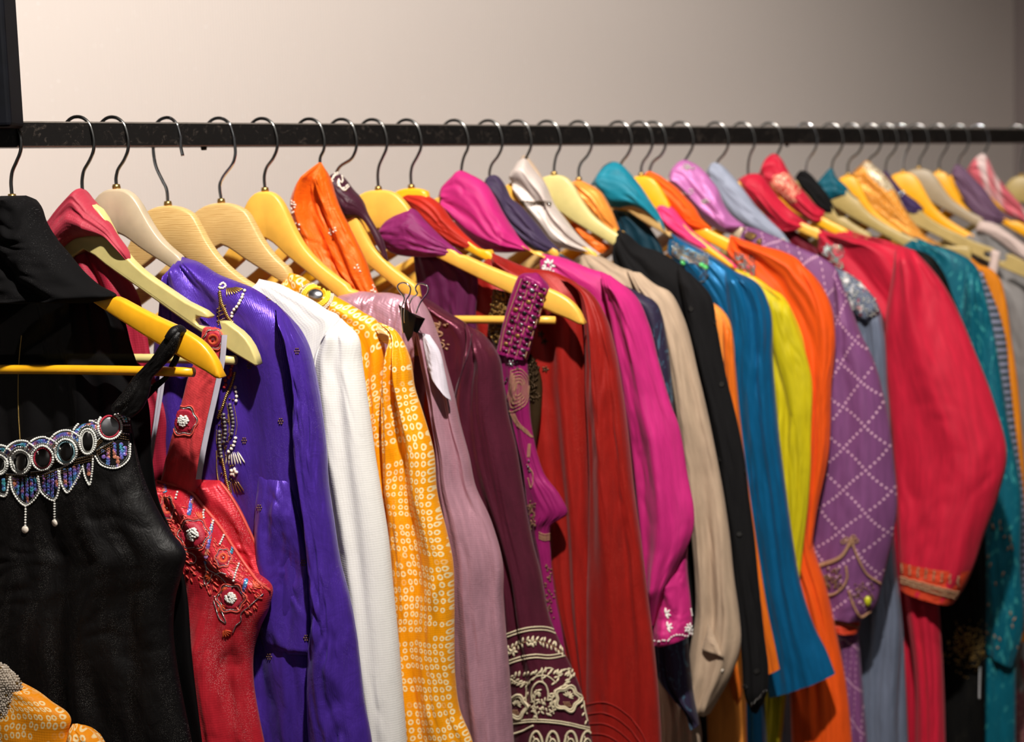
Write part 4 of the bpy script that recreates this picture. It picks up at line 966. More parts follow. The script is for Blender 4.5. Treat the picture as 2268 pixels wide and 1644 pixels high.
scarf(H[10], 'magenta_scarf', 'pink_cotton', 'magenta pink scarf folded over the rail hanger, right of the rust scarf', '970,436 984,412 1004,390 1019,377 1042,386 1070,402 1090,430 1106,462 1122,490 1142,520 1160,540 1178,556', '978,440 992,462 1010,492 1030,520 1048,540 1062,550 1078,556 1096,559 1112,560 1130,560 1150,558 1172,556', seed=38, amp=.005, n=5, T=.022)
g = kurta(H[10], 'magenta_tunic', 'pink_cotton', 'magenta pink tunic with white flower embroidery at neck and cuff', 'tunic',
  '1198,562 1236,568 1267,579 1308,595 1349,610 1372,640 1380,700 1390,850 1400,1000 1410,1200 1440,1400 1450,1500 1455,1700', L='1196,570 1200,600 1220,640 1240,690 1260,740 1270,780 1280,820 1300,900 1320,1000 1340,1200 1360,1400 1370,1500 1380,1700', seed=39, T=.018, key='g10', nf=(5, .004),
  sleeve=['1330,604 1352,610 / 1340,640 1406,655 / 1352,700 1436,717 / 1368,790 1458,800 / 1384,890 1487,900 / 1394,960 1504,945 / 1404,1040 1524,1060 / 1412,1120 1537,1130 / 1420,1200 1534,1182 / 1426,1270 1500,1262 / 1434,1330 1474,1320 / 1441,1385 1450,1385', '1430,1180 1525,1180 / 1440,1260 1522,1260 / 1444,1330 1530,1340 / 1448,1380 1533,1378 / 1449,1426 1532,1406'], sT=.02, soff=.018, snf=(3, .006), sfolds=[(.75, .35, .05, .007, .35, 1.1), (.1, .3, .08, -.008, .4, .9)])
ac = Acc()
for cx, cy, s_ in ((1216, 588, 1.0), (1220, 606, .8), (1208, 600, .7)):
    for k_ in range(5): petal(ac, ['g10_b'], cx, cy, -90+(k_-2)*48, 17*s_, 7*s_)
petal(ac, 'g10_b', 1219, 602, -90, 30, 3)
for x, y in ((1526, 1388), (1530, 1400), (1522, 1394)):
    for k_ in range(5): petal(ac, ['g10_s1'], x, y, k_*72, 9, 5)
chain(ac, 'g10_s1', [(1530, 1350), (1534, 1376)], 4, 5, 3); chain(ac, 'g10_s1', [(1522, 1408), (1495, 1408), (1482, 1416), (1452, 1420)], 5, 5, 4, jit=2)
for x, y in ((1474, 1360), (1478, 1390)):
    for k_ in range(4): petal(ac, ['g10_s1', 'g10_b'], x, y, k_*50-90, 14, 5)
ac.build('white_embroidery', M['whitethread'], g, 'stuff')

scarf(H[9], 'rust_scarf', 'rust_crepe', 'rust red scarf wrapped over the deep yellow hanger', '882,431 898,428 914,429 944,433 972,451 995,482 1022,512 1048,536 1070,553', '888,440 900,452 914,466 934,486 956,506 978,528 1004,546 1034,555 1066,554', seed=40, amp=.0045, n=6)
g = kurta(H[9], 'brick_tunic', 'brick_velvet', 'long brick red velvet tunic in the middle of the rail', 'tunic',
  '1086,558 1130,579 1179,595 1212,598 1254,614 1285,635 1296,680 1300,760 1305,900 1310,1100 1315,1300 1320,1500 1330,1700', L='1084,566 1060,600 1040,660 1040,700 1050,760 1070,820 1090,860 1110,920 1140,1000 1170,1100 1200,1300 1260,1500 1290,1700', seed=41, T=.02, key='g9', nf=(5, .005),
  sleeve='1240,612 1262,620 / 1278,640 1308,650 / 1292,700 1340,700 / 1297,780 1363,780 / 1298,870 1379,870 / 1304,980 1394,985 / 1306,1090 1405,1090 / 1304,1200 1420,1200 / 1300,1330 1436,1330 / 1300,1450 1451,1450 / 1298,1560 1461,1560 / 1298,1700 1468,1700', sT=.024, soff=.012, snf=(4, .006), sfolds=[(.35, .2, .05, .007), (.3, .1, .03, -.008)])
ac = Acc()
for k_ in range(5): chain(ac, ['g9_s0', 'g9_b'], [(1300-k_*2, 1560+k_*22), (1340, 1556+k_*24), (1385, 1580+k_*26), (1420, 1620+k_*28), (1440, 1670+k_*20)], 3, 5, 3)
ac.build('piping', M['brick_velvet'], g, 'stuff')

g = scarf(H[8], 'berry_scarf', 'berry_crepe', 'berry purple scarf drawn to a point over the long yellow hanger', '836,512 862,485 888,469 913,462 938,487 965,515 993,539 1026,564', '843,526 852,546 872,562 898,568 930,570 960,570 990,569 1020,567', seed=42, amp=.004, n=7)
L_, R_ = rows('915,560 1000,566 / 922,620 1052,600 / 940,700 1054,700 / 960,800 1060,800 / 980,1000 1060,1000')
loft('tail', M['berry_sheer'], g, H[8], L_, R_, T=.008, off=-.016, nf=(7, .006), ns=60, nt=40)
g = garment('strap_dress', H[8], 'magenta strap dress with a mirrored shoulder band and paisley in gold thread', 'dress')
L_, R_ = rows('1186,604 1192,606 / 1150,611 1216,640 / 1134,650 1210,660 / 1122,690 1200,690 / 1112,730 1186,730 / 1104,765 1174,775 / 1100,780 1168,797')
loft('strap', M['magenta_silk'], g, H[8], L_, R_, T=.0105, back=1.0, off=.004, k=5, ct=.01, cb=0, nf=(2, .0008), wr=(3, 4, .0005), key='g8s', ns=60, nt=30)
L_, R_ = rows('1100,780 1168,797 / 1110,830 1171,850 / 1122,880 1173,900 / 1140,960 1179,955 / 1152,1010 1191,1010 / 1160,1050 1206,1052 / 1165,1100 1240,1098 / 1170,1130 1257,1136 / 1176,1170 1222,1164 / 1190,1230 1220,1230 / 1200,1300 1228,1310 / 1210,1400 1245,1400 / 1230,1600 1270,1600 / 1240,1700 1290,1700')
loft('bodice', M['magenta_silk'], g, H[8], L_, R_, T=.01, off=.0, back=.8, ct=0, nf=(3, .003), key='g8b', ns=120, nt=40)
L_, R_ = rows('1092,640 1132,650 / 1088,680 1128,690 / 1080,720 1118,730 / 1100,780 1180,790 / 1108,840 1200,840 / 1118,900 1200,900 / 1130,1000 1185,1010 / 1170,1300 1225,1310 / 1200,1700 1260,1700')
loft('back_strap', M['bronze'], g, H[8], L_, R_, T=.008, off=-.014, ct=0, nf=(3, .002), key='g8k', ns=60, nt=24)
# mirrors and studs on the strap: separate pieces, each one a little plate
def u2(u, v):      # strap grid u across 0..1, v down 0..1
    lx = np.interp(v, [0, .25, .5, .75, 1], [1150, 1134, 1119, 1108, 1101]); ly = np.interp(v, [0, 1], [612, 778])
    rx = np.interp(v, [0, .25, .5, .75, 1], [1216, 1208, 1194, 1182, 1168]); ry = np.interp(v, [0, 1], [640, 797])
    return lx+(rx-lx)*u, ly+(ry-ly)*u
mir = None
for r_ in range(6):
    for c_ in range(3):
        x, y = u2(.24+.27*c_, .1+.155*r_+.01*c_); h = cast('g8s', x, y)
        if h is None: continue
        a = Acc(); px = h[2]/F
        a.add(BOX, h[0]+h[1]*.0006, h[1], RT*.9+UP*-.3, 5.5*px, 3.8*px, 1.6*px); a.build('mirror', M[['darkmirror', 'mirror', 'gold'][(r_+c_) % 3]], PO['g8s'])
ac = Acc(); at = Acc(); ath = Acc()
for r_ in range(7):
    for c_ in range(3):
        x, y = u2(.24+.27*c_+.05, .03+.155*r_); chain(ac, 'g8s', [(x, y), (x+1, y)], 3, 6, 6, 6)
        x, y = u2(.24+.27*c_, .03+.155*r_); 
        for q in (-1, 1): petal(at, 'g8s', x+q*4, y+8*q, 70, 9, 6, BOX)
for c_ in (.1, .375, .64, .9): chain(ath, 'g8s', [u2(c_, v) for v in np.linspace(.03, .98, 12)], 3.2, 5, 3)
ac.build('studs', M['silver'], PO['g8s'], 'stuff'); at.build('triangle_sequins', M['magenta_silk'], PO['g8s'], 'stuff'); ath.build('chain_stitch', M['goldthread'], PO['g8s'], 'stuff')
ac = Acc()
# paisley below the strap
for k_ in range(5):
    s_ = 1-k_*.17
    chain(ac, 'g8b', [(1150+(x-1150)*s_, 860+(y-860)*s_) for x, y in ((1132, 822), (1152, 818), (1168, 835), (1170, 870), (1164, 895), (1146, 908), (1130, 912), (1124, 895), (1128, 860), (1132, 822))], 3, 4.4, 2.6)
for k_ in range(9): chain(ac, 'g8b', [(1134+k_*3.5, 828+k_*2), (1128+k_*3.5, 888+k_*1.5)], 3.4, 4, 2)
for dx in (0, 4, 8): chain(ac, 'g8b', [(1132+dx, 918), (1142+dx, 938), (1160+dx, 955), (1176+dx*.4, 968)], 3, 4, 2.6); chain(ac, 'g8b', [(1170+dx*.6, 985), (1168+dx*.6, 1012)], 3, 4, 2.4)
chain(ac, 'g8b', [(1168, 1030), (1180, 1050), (1176, 1080), (1170, 1060)], 3, 4, 3)
for dy in (0, 5, 9, 13): chain(ac, 'g8b', [(1194, 1180+dy), (1206, 1184+dy), (1219, 1182+dy)], 3, 4, 3)
for i in range(60): chain(ac, 'g8b', [(rng.uniform(1168, 1186), rng.uniform(1110, 1172))]*2, 3, 6, 4)
for i in range(40): chain(ac, 'g8b', [(rng.uniform(1208, 1228), rng.uniform(1250, 1380))]*2, 3, 6, 4)
ac.build('paisley_embroidery', M['goldthread'], g, 'stuff')
ac = Acc()
for x, y in ((1132, 806), (1145, 802), (1147, 815), (1124, 838), (1121, 846), (1170, 1022), (1171, 1034), (1172, 1044)): chain(ac, 'g8b', [(x, y)]*2, 3, 6, 6)
for k_ in range(6): petal(ac, 'g8b', 1132, 806, k_*60, 10, 4)
ac.build('crystals', M['silver'], g, 'stuff')
ac = Acc()
for i in range(260): chain(ac, 'g8k', [(rng.uniform(1078, 1132), rng.uniform(644, 760))]*2, 3, rng.uniform(4, 8), 5)
ac.build('gold_beads', M['gold'], g, 'stuff')
ac = Acc()
for i in range(230):
    y = rng.uniform(715, 890); chain(ac, 'g8k', [(np.interp(y, [715, 890], [1190, 1172])+rng.uniform(-14, 14), y)]*2, 3, rng.uniform(5, 9), 6)
for cx, cy in ((1206, 756), (1208, 818), (1190, 878), (1198, 740)):
    for k_ in range(5): petal(ac, ['g8k', 'g9_b'], cx, cy, k_*72, 9, 4)
ac.build('bronze_beads', M['bronze'], g, 'stuff')

g = scarf(H[7], 'plum_collar', 'plum_dark', 'dark plum scarf with an ornate beaded corner beside the orange scarf', '728,402 740,384 754,388 776,416 800,443 814,472 830,500 847,530 860,580', '738,414 748,440 760,468 772,486 786,483 802,486 820,510 834,540 851,572', seed=43, key='h7', T=.018)
ac = Acc()
chain(ac, 'h7', [(733, 400), (742, 390), (752, 386), (758, 392), (756, 404), (748, 400), (748, 410), (758, 418), (768, 412), (772, 406)], 2.6, 5, 4, jit=1)
chain(ac, 'h7', [(735, 404), (738, 396), (746, 384), (754, 380)], 3, 6, 5, jit=1.5); chain(ac, 'h7', [(750, 398), (752, 412), (762, 422), (772, 414)], 3, 6, 4)
ac.build('ornament', M['pearl'], PO['h7'], 'stuff')
ac = Acc(); petal(ac, 'h7', 762, 422, 0, 6, 6, DISC); ac.build('gold_sequin', M['gold'], g, 'stuff')
g = kurta(H[7], 'plum_tunic', 'plum_silk', 'shiny plum tunic with a heavy cream embroidered hem band', 'tunic',
  '926,654 951,666 990,692 1030,716 1046,740 1046,800 1040,900 1045,1000 1060,1090 1090,1250 1110,1400 1122,1550 1130,1700', L='920,660 910,690 900,720 900,760 905,800 915,860 930,920 950,1000 980,1090 1020,1250 1060,1400 1090,1550 1100,1700', seed=44, T=.02, key='g7', nf=(4, .003), folds=[(.8, .75, .05, -.004, .05, .5)],
  sleeve='1028,716 1046,726 / 1040,770 1070,742 / 1030,810 1104,793 / 1014,850 1114,850 / 1006,900 1124,915 / 1012,980 1141,985 / 1040,1080 1158,1085 / 1082,1180 1176,1190 / 1106,1270 1196,1272 / 1118,1370 1217,1374 / 1122,1440 1245,1440 / 1126,1510 1278,1510 / 1130,1570 1296,1568 / 1134,1640 1310,1638 / 1136,1720 1325,1720', sT=.026, soff=.014, snf=(5, .009), swr=(6, 4, .0015), sfolds=[(.45, .4, .05, -.007), (.7, .65, .05, .006), (.3, .25, .04, .005)])
K7 = 'g7_s0'
iv = Acc(); gd = Acc()
def band7(y0, y1, dy=0):
    return [(1120+dy*.05, y0+dy), (1150, y0-10+dy), (1190, y0-14+dy), (1225, (y0+y1)/2-14+dy), (1250, y1+dy)]
for a_, b_, bands in ((1405, 1404, (0, 7)), (1466, 1452, (0, 7))):
    for dy in bands: chain(iv, K7, [(1122, a_+dy), (1150, a_-10+dy), (1185, a_-16+dy), (1215, a_-14+dy), (1232+(a_-1405)*.35, b_-6+dy)], 4.2, 7, 4)
for dy in (0, 5): chain(iv, K7, [(1126, 1600+dy), (1180, 1594+dy), (1240, 1598+dy), (1304, 1612+dy)], 4.2, 7, 4)
chain(iv, K7, [(1132, 1628), (1160, 1618), (1180, 1608)], 4, 7, 5)
# leafy vine between the first two bands
vine = spline(pts('1124,1442 1145,1430 1165,1422 1185,1420 1205,1424 1225,1432 1243,1446'), 15)
chain(gd, K7, vine, 3, 4, 2.6)
for i, (x, y) in enumerate(vine):
    petal(iv, K7, x, y, -60+rng.uniform(-20, 20), 14, 6); petal(iv, K7, x, y, 75+rng.uniform(-20, 20), 12, 5)
for cx, cy in ((1136, 1444), (1178, 1424)):
    for k_ in range(5): petal(iv, K7, cx, cy, k_*72, 12, 6)
# large blossoms
for cx, cy, r_ in ((1256, 1548, 28), (1142, 1566, 26)):
    for rr, w_ in ((1.0, 7), (.82, 5)):
        chain(iv, K7, ringpts(cx, cy, r_*rr, r_*rr*.95, 40, wob=.14, lob=5), 3.2, 6, w_, across=True)
    for k_ in range(7): petal(iv, K7, cx+2, cy-4, -150+k_*28, r_*.5, 4)
    for k_ in range(4): chain(gd, K7, [(cx-8+k_*4, cy+8), (cx-4+k_*4, cy+16)], 3, 4, 3)
chain(iv, K7, ringpts(1196, 1540, 18, 30, 26, 160, 380), 3.4, 7, 5); chain(iv, K7, ringpts(1216, 1500, 16, 20, 22, 120, 300), 3.4, 6, 4)
for path in ('1168,1580 1166,1540 1172,1512 1190,1498 1212,1498 1230,1512', '1126,1500 1145,1512 1160,1516', '1226,1580 1222,1552 1230,1530 1246,1520', '1236,1506 1240,1488 1258,1484 1262,1502 1252,1514', '1190,1590 1184,1560 1188,1530', '1282,1500 1290,1530 1294,1570 1300,1596'):
    P_ = spline(pts(path), 12); chain(iv, K7, P_, 3.4, 6, 4)
    for i in range(1, 12, 2):
        petal(iv, K7, P_[i][0], P_[i][1], rng.uniform(-60, -10), 13, 5); petal(iv, K7, P_[i][0], P_[i][1], rng.uniform(120, 170), 12, 5)
for i in range(16): petal(iv, K7, 1140+i*8.3, 1492+abs(i-8)*1.2, -70+rng.uniform(-30, 30), 15, 6)
for i in range(26): petal(iv, K7, rng.uniform(1180, 1225), rng.uniform(1530, 1585), rng.uniform(30, 100), 12, 5)
# arches along the bottom
for cx in (1188, 1224, 1264, 1300):
    for rr in (1.0, .6): chain(iv, K7, ringpts(cx, 1662, 15*rr, 42*rr, 30, 180, 360), 3, 7, 5, across=rr == 1)
    petal(iv, K7, cx, 1664, -90, 22, 6); petal(iv, K7, cx-3, 1640, -110, 12, 4)
iv.build('cream_embroidery', M['ivorythread'], g, 'stuff'); gd.build('gold_embroidery', M['goldthread'], g, 'stuff')
ac = Acc()
for cx, cy, a_ in ((962, 722, 0), (968, 740, 20), (972, 765, 0)):
    chain(ac, 'g7_b', ringpts(cx, cy, 12, 6, 16, ph=a_), 3, 5, 4)
for i in range(26): petal(ac, 'g7_b', rng.uniform(955, 990), rng.uniform(712, 778), rng.uniform(-40, 60), 9, 4)
ac.build('neck_embroidery', M['goldthread'], g, 'stuff')

reg_drape(H[6], pts('712,360 722,382 730,402 740,432 752,462 772,502 792,543 811,584 824,624 834,648 845,700'))
H[6].sil.append(pts('760,600 850,700 930,780 985,850'))
g = garment('orange_scarf', H[6], 'burnt orange crinkled scarf rising to a point under a steel hook', 'scarf')
L_, R_ = rows('706,360 712,360 / 690,374 722,382 / 668,396 730,402 / 654,420 740,432 / 646,448 752,462 / 652,482 772,502 / 668,520 792,543 / 682,552 811,584 / 700,580 824,624 / 722,600 834,648 / 745,640 845,700 / 760,760 880,800')
loft('drape', M['orange_crinkle'], g, H[6], L_, R_, T=.024, back=.8, off=.002, k=2.0, nf=(8, .0045), wr=(9, 8, .003), seed=46, key='g6', ct=.05, folds=[(.5, .35, .03, -.012), (.6, .75, .04, -.008, .1, .8), (.25, .2, .05, .006)])
ac = Acc()
for cx, cy, n_ in ((734, 512, 10), (645, 452, 12), (648, 468, 8), (826, 640, 10), (660, 492, 3), (792, 592, 4)):
    for i in range(n_): petal(ac, 'g6', cx+rng.normal(0, 3.5), cy+rng.normal(0, 5), rng.uniform(0, 180), 6, 4)
ac.build('silver_motifs', M['pearl'], g, 'stuff')
g = kurta(H[6], 'orange_dress', 'orange_crinkle', 'orange dress mostly hidden behind the mauve satin dress', 'dress', '780,640 850,700 930,780 985,850 1008,900 1018,960 1024,1020 1030,1200 1040,1700', seed=47, T=.012)

g = garment('mauve_dress', H[5], 'mauve pink satin dress gathered under a black binder clip', 'dress')
L_, R_ = rows('750,652 766,636 / 742,690 813,645 / 740,720 858,649 / 760,760 890,648 / 800,820 925,655 / 840,900 944,677 / 880,960 951,704')
loft('gathered_yoke', M['mauve_satin'], g, H[5], [(752, 654), (790, 646), (830, 648), (870, 650), (905, 662), (935, 690)], [(745, 700), (760, 740), (800, 800), (860, 860), (900, 900), (930, 930)], T=.02, back=.7, off=.0, nf=(2, .002), wr=(3, 14, .003), seed=48, ct=.02, key='g5y', ns=140, folds=[])
L_, R_ = rows('895,650 928,657 / 912,690 951,700 / 926,740 972,762 / 936,800 986,815 / 948,860 1001,868 / 958,920 1016,943 / 966,990 1037,1017 / 968,1060 1050,1078 / 976,1140 1086,1157 / 986,1220 1112,1248 / 996,1310 1114,1326 / 1004,1400 1119,1393 / 1008,1500 1128,1500 / 1016,1580 1134,1600 / 1036,1700 1140,1700')
loft('sleeve', M['mauve_satin'], g, H[5], L_, R_, T=.024, back=.8, off=.012, nf=(4, .005), wr=(5, 6, .0012), seed=49, ct=.03, key='g5s', ns=150, nt=56, folds=[(.15, .3, .05, -.007, -.1, .5), (.5, .8, .04, .006, -.1, .6), (.75, .6, .05, -.006, .1, .6)])
L_, R_ = rows('936,738 952,742 / 940,770 974,778 / 946,800 986,830 / 955,830 994,870 / 975,850 1000,890')
loft('lining', M['mauve_lining'], g, H[5], L_, R_, T=.012, off=.032, ct=.06, cb=.05, ns=40, nt=24, seed=50, key='g5l')
Rb = pts('752,660 800,700 860,780 920,860 950,950 965,1100 990,1300 1010,1500 1030,1700')
loft('body', M['mauve_satin'], g, H[5], auto_left(H[5], Rb), Rb, T=.014, off=-.008, nf=(6, .004), seed=51)
# binder clip on the mauve dress
h_ = cast(['g5s', 'g5y', 'g5l'], 922, 726)
cl = empty('binder_clip', h_[0]+h_[1]*.011, 'black binder clip with two chrome loops pinching the mauve dress', 'clip')
def CP(px, py, w):       # point at a pixel, w metres in front of the clip's own plane
    return Plane(cl.location+Vector((0, 0, 0)), 20).hit(px, py, w)
tri = [(886, 676), (939, 704), (906, 754), (894, 742)]
bm = bmesh.new()
quad = [((882, 674), .004), ((903, 689), .012), ((922, 702), .015), ((912, 745), .012), ((903, 758), .008), ((892, 730), .006)]
quad2 = [((904, 690), .009), ((941, 706), -.003), ((924, 739), .004), ((913, 733), .011), ((921, 703), .014)]
for nm, q in (('jaw', quad), ('jaw', quad2)):
    vs = [CP(x, y, w)-cl.location for (x, y), w in q]; b2 = bmesh.new()
    f_ = b2.faces.new([b2.verts.new(v) for v in vs]); r_ = bmesh.ops.extrude_face_region(b2, geom=[f_])
    bmesh.ops.translate(b2, verts=[e for e in r_['geom'] if isinstance(e, bmesh.types.BMVert)], vec=HK[5].n*-.0016)
    bmesh.ops.recalc_face_normals(b2, faces=b2.faces); bmesh.ops.bevel(b2, geom=b2.edges[:], offset=.0004, segments=2, affect='EDGES')
    me = bpy.data.meshes.new(nm); b2.to_mesh(me); b2.free(); link(nm, me, M['blackclip'], cl, False)
bm.free()
for P_ in ('893,738 890,705 890,680 895,660 884,644 880,634 888,627 900,628 909,638 907,652 900,664 896,690 896,715', '906,674 913,660 924,650 920,640 924,631 936,629 948,636 947,648 940,658 930,672 921,694'):
    Q = pts(P_); tube('wire_loop', M['chrome'], cl, [CP(x, y, .012+.006*math.sin(i/len(Q)*3.1)) for i, (x, y) in enumerate(Q)], .00085, 8, 60)

g = kurta(H[4], 'bandhani_tunic', 'bandhani', 'golden yellow tie-dyed tunic patterned with small white rings', 'tunic',
  '640,603 666,612 700,636 734,652 770,671 805,692 836,712 850,760 852,850 855,950 862,1090 872,1220 882,1400 895,1700', L='622,632 610,660 600,700 620,740 660,780 690,820 720,850 740,880 760,920 780,1000 800,1090 820,1220 840,1400 860,1700', seed=52, T=.016, key='g4', nf=(4, .003),
  sleeve='830,712 845,716 / 862,740 876,732 / 858,790 905,790 / 852,860 916,858 / 850,940 934,910 / 848,1010 960,1000 / 852,1090 968,1092 / 862,1170 988,1174 / 868,1250 1003,1245 / 873,1330 1006,1330 / 880,1420 1006,1420 / 888,1500 1008,1505 / 896,1570 1018,1575 / 900,1640 1044,1640 / 900,1720 1060,1720', sT=.022, soff=.014, snf=(4, .005), swr=(8, 8, .002), sfolds=[(.5, .55, .03, -.010, .05, 1.1), (.68, .72, .04, .007), (.15, .12, .04, .005)])
for nm, mt, rr, rw in (('mirror', 'mirror', 0, 0),):
    h_ = cast('g4_b', 700, 655); a = Acc(); px = h_[2]/F; a.add(disc_template(24, .12), h_[0]+h_[1]*.003, h_[1], RT-UP*.2, 17*px, 13*px, .012); a.build('mirror', M['mirror'], g)
ac = Acc()
for q in (21, 25, 29): chain(ac, 'g4_b', ringpts(700, 656, q+1, q*.8, 40, ph=15), 3, 5, 6, 8, across=True)
ac.build('yellow_ring', plain('yellow_floss', (240, 214, 60), .5), g, 'stuff')
ac = Acc()
for q in (33, 37): chain(ac, 'g4_b', ringpts(700, 658, q, q*.82, 46, ph=15), 3.6, 5, 4, 7)
chain(ac, 'g4_b', [(668, 630), (672, 640), (668, 655), (676, 670)], 3, 5, 5)
ac.build('braided_ring', M['pearl'], g, 'stuff')
ac = Acc(); chain(ac, 'g4_b', ringpts(700, 656, 35, 29, 46, 130, 300, ph=15), 3, 5, 4, 8); ac.build('gold_braid', M['gold'], g, 'stuff')

g = kurta(H[3], 'white_tunic', 'white_crepe', 'plain white crepe tunic with set-in sleeve, beside the violet tunic', 'tunic',
  '574,618 613,628 652,646 690,664 724,686 752,702 745,740 735,800 740,900 750,1000 770,1200 790,1400 800,1700', L='566,632 540,660 520,700 510,740 510,780 520,820 530,850 560,900 580,950 600,1000 640,1200 680,1400 700,1700', seed=58, T=.017, key='g3', nf=(3, .003), wr=(6, 6, .0008),
  sleeve='742,702 757,706 / 722,742 791,748 / 700,790 800,800 / 700,850 810,865 / 706,920 820,935 / 715,1000 830,1010 / 728,1090 843,1090 / 745,1200 860,1200 / 762,1300 870,1310 / 775,1400 880,1410 / 790,1500 888,1510 / 805,1600 896,1610 / 815,1720 903,1720', sT=.022, soff=.012, snf=(2, .003), swr=(5, 7, .0010), sfolds=[(.6, .5, .06, -.004), (.35, .4, .1, .005)])

def seam(name, key, P_, mat, parent, r=.0008):
    Q = [h[0]+h[1]*.0003 for h in (cast(key, *p) for p in spline(pts(P_), 14)) if h]
    if len(Q) > 3: tube(name, M[mat], parent, Q, r, 6, 40)
seam('armhole_seam', ['g3_s0', 'g3_b'], '752,706 738,722 722,742 708,768 699,800 697,840', 'white_crepe', g)
seam('armhole_seam', ['g7_s0', 'g7_b'], '1046,740 1040,770 1028,810 1016,850 1008,890', 'plum_dark', bpy.data.objects['plum_tunic'])
g = kurta(H[2], 'violet_tunic', 'violet_silk', 'violet silk tunic with beaded placket and crumpled long sleeve', 'tunic',
  '405,569 440,583 478,606 520,622 561,638 600,664 632,694 655,740 665,820 672,920 680,1050 692,1200 700,1350 705,1500 708,1700', L='390,574 378,640 366,700 352,760 345,820 340,880 340,960 345,1040 360,1120 385,1200 400,1260 420,1330 440,1400 450,1500 470,1700', seed=54, T=.022, key='g2', nf=(4, .005), wr=(6, 8, .0022), folds=[(.62, .5, .05, .006, .15, .6), (.3, .35, .06, -.006)],
  sleeve='610,670 640,705 / 640,730 678,775 / 655,800 696,850 / 662,870 708,915 / 660,960 718,990 / 668,1050 724,1075 / 682,1150 738,1170 / 692,1250 752,1255 / 697,1330 772,1330 / 694,1400 786,1400 / 688,1480 796,1480 / 686,1560 806,1560 / 690,1630 820,1630 / 695,1720 830,1720', sT=.022, soff=.012, snf=(3, .006), swr=(5, 12, .0035), sfolds=[(.3, .35, .08, .006)])
L_, R_ = rows('572,1050 640,1060 / 566,1200 676,1200 / 570,1340 690,1345 / 580,1420 692,1440 / 590,1452 690,1452')
loft('side_panel', M['violet_silk'], g, H[2], L_, R_, T=.012, off=.016, back=.4, nf=(2.5, .004), wr=(3, 7, .002), seed=59, ct=.2, cb=.06, key='g2p', ns=80)
sv = Acc(); go = Acc(); pe = Acc(); gy = Acc(); rd = Acc()
KB = ['g2_b']
chain(go, KB, pts('487,648 492,672 500,690 508,706 516,714'), 4, 9, 7, across=True); chain(pe, KB, pts('541,646 536,660 528,676 518,690 514,700'), 7, 9, 8, jit=1); chain(pe, KB, pts('488,632 494,628 500,634 492,640 486,638'), 4, 7, 6)
for k_ in range(8): petal(go, KB, 500+k_*2.6, 634, 80-k_*8, 26, 4)
chain(go, KB, pts('487,640 486,690 484,720'), 5, 6, 3)
for y in (676, 684, 693, 704): chain(go, KB, [(482, y+8), (500, y)], 3, 4, 3)
chain(rd, KB, pts('516,804 512,822 504,838 496,856'), 7, 10, 9, jit=3)
chain(go, KB, pts('520,826 514,848 500,880 492,905 484,925'), 4, 8, 6, across=True); chain(pe, KB, pts('521,858 524,872 523,888'), 8, 9, 8)
for P_ in ('510,896 514,916 517,940 514,960', '497,918 500,940 501,958 498,978', '488,956 488,980 491,1000 492,1012'):
    Q = pts(P_); chain(gy, KB, Q, 8, 9, 9); chain(go, KB, [(x-8, y-2) for x, y in Q], 3, 4, 2); chain(go, KB, [(x+8, y+2) for x, y in Q], 3, 4, 2)
chain(pe, KB, pts('522,970 516,990 508,1000'), 7, 8, 9)
for k_ in range(7): petal(pe, KB, 508+k_*3, 1000, 110-k_*9, 34, 4)
for k_ in range(5): petal(pe, KB, 519, 1046, k_*72, 12, 9)
for k_ in range(6): petal(go, KB, 508+k_*3, 1062, 95-k_*8, 36, 3)
chain(go, KB, pts('492,1010 498,1040 503,1070 512,1100'), 4, 7, 6, across=True); chain(go, KB, pts('480,1000 482,1050 490,1090 505,1130'), 3, 5, 3)
chain(pe, KB, pts('512,1096 518,1108 526,1124 530,1130'), 6, 8, 8, jit=2)
for i in range(60): chain(go, KB, [(rng.uniform(484, 520), rng.uniform(880, 1110))]*2, 3, 5, 4)
go.build('gold_beading', M['gold'], g, 'stuff'); pe.build('pearl_beading', M['pearl'], g, 'stuff'); gy.build('grey_pearls', M['greybead'], g, 'stuff'); rd.build('red_crystals', M['rosestone'], g, 'stuff')
ac = Acc()
for x, y in ((575, 1125), (672, 1247), (678, 1413), (597, 1455), (622, 933), (657, 778), (541, 976), (553, 810), (595, 660)):
    for q in ringpts(x, y, 4.5, 6, 7): chain(ac, ['g2p', 'g2_b', 'g2_s0'], [q, q], 3, 4, 4)
    chain(ac, ['g2p', 'g2_b', 'g2_s0'], [(x, y)]*2, 3, 4, 4)
ac.build('silver_buttis', M['goldthread'], g, 'stuff')

# ---- rose scarf and coral strap top (hanger 1)
0 and reg_drape(H[1], pts('178,417 192,434 210,458 238,491 261,526 283,560 290,585'))
g = garment('rose_scarf', H[1], 'rose red scarf peaking over the notched cream hanger', 'scarf')
loft('drape', M['rose_crepe'], g, H[1], pts('108,500 122,480 145,450 165,428 178,417 192,434 210,458 238,491 261,526 283,560 290,585'), pts('116,520 134,556 146,548 155,540 170,530 190,525 208,523 225,524 240,529 264,552 288,588'), T=.02, back=1.1, off=.003, nf=(4, .005), wr=(4, 5, .0008), seed=60, ct=.05, cb=.04, folds=[(.7, .7, .1, .006), (.45, .5, .08, -.005)], ns=120, nt=50)
L_, R_ = rows('150,540 230,545 / 150,600 300,640 / 155,700 318,700 / 165,800 334,790 / 170,900 352,870 / 170,960 374,930 / 180,1010 368,985 / 190,1080 372,1060 / 200,1200 360,1200 / 200,1700 360,1700')
loft('tail', M['rose_dark'], g, H[1], L_, R_, T=.01, off=-.014, nf=(6, .005), seed=61, ns=90, nt=50)

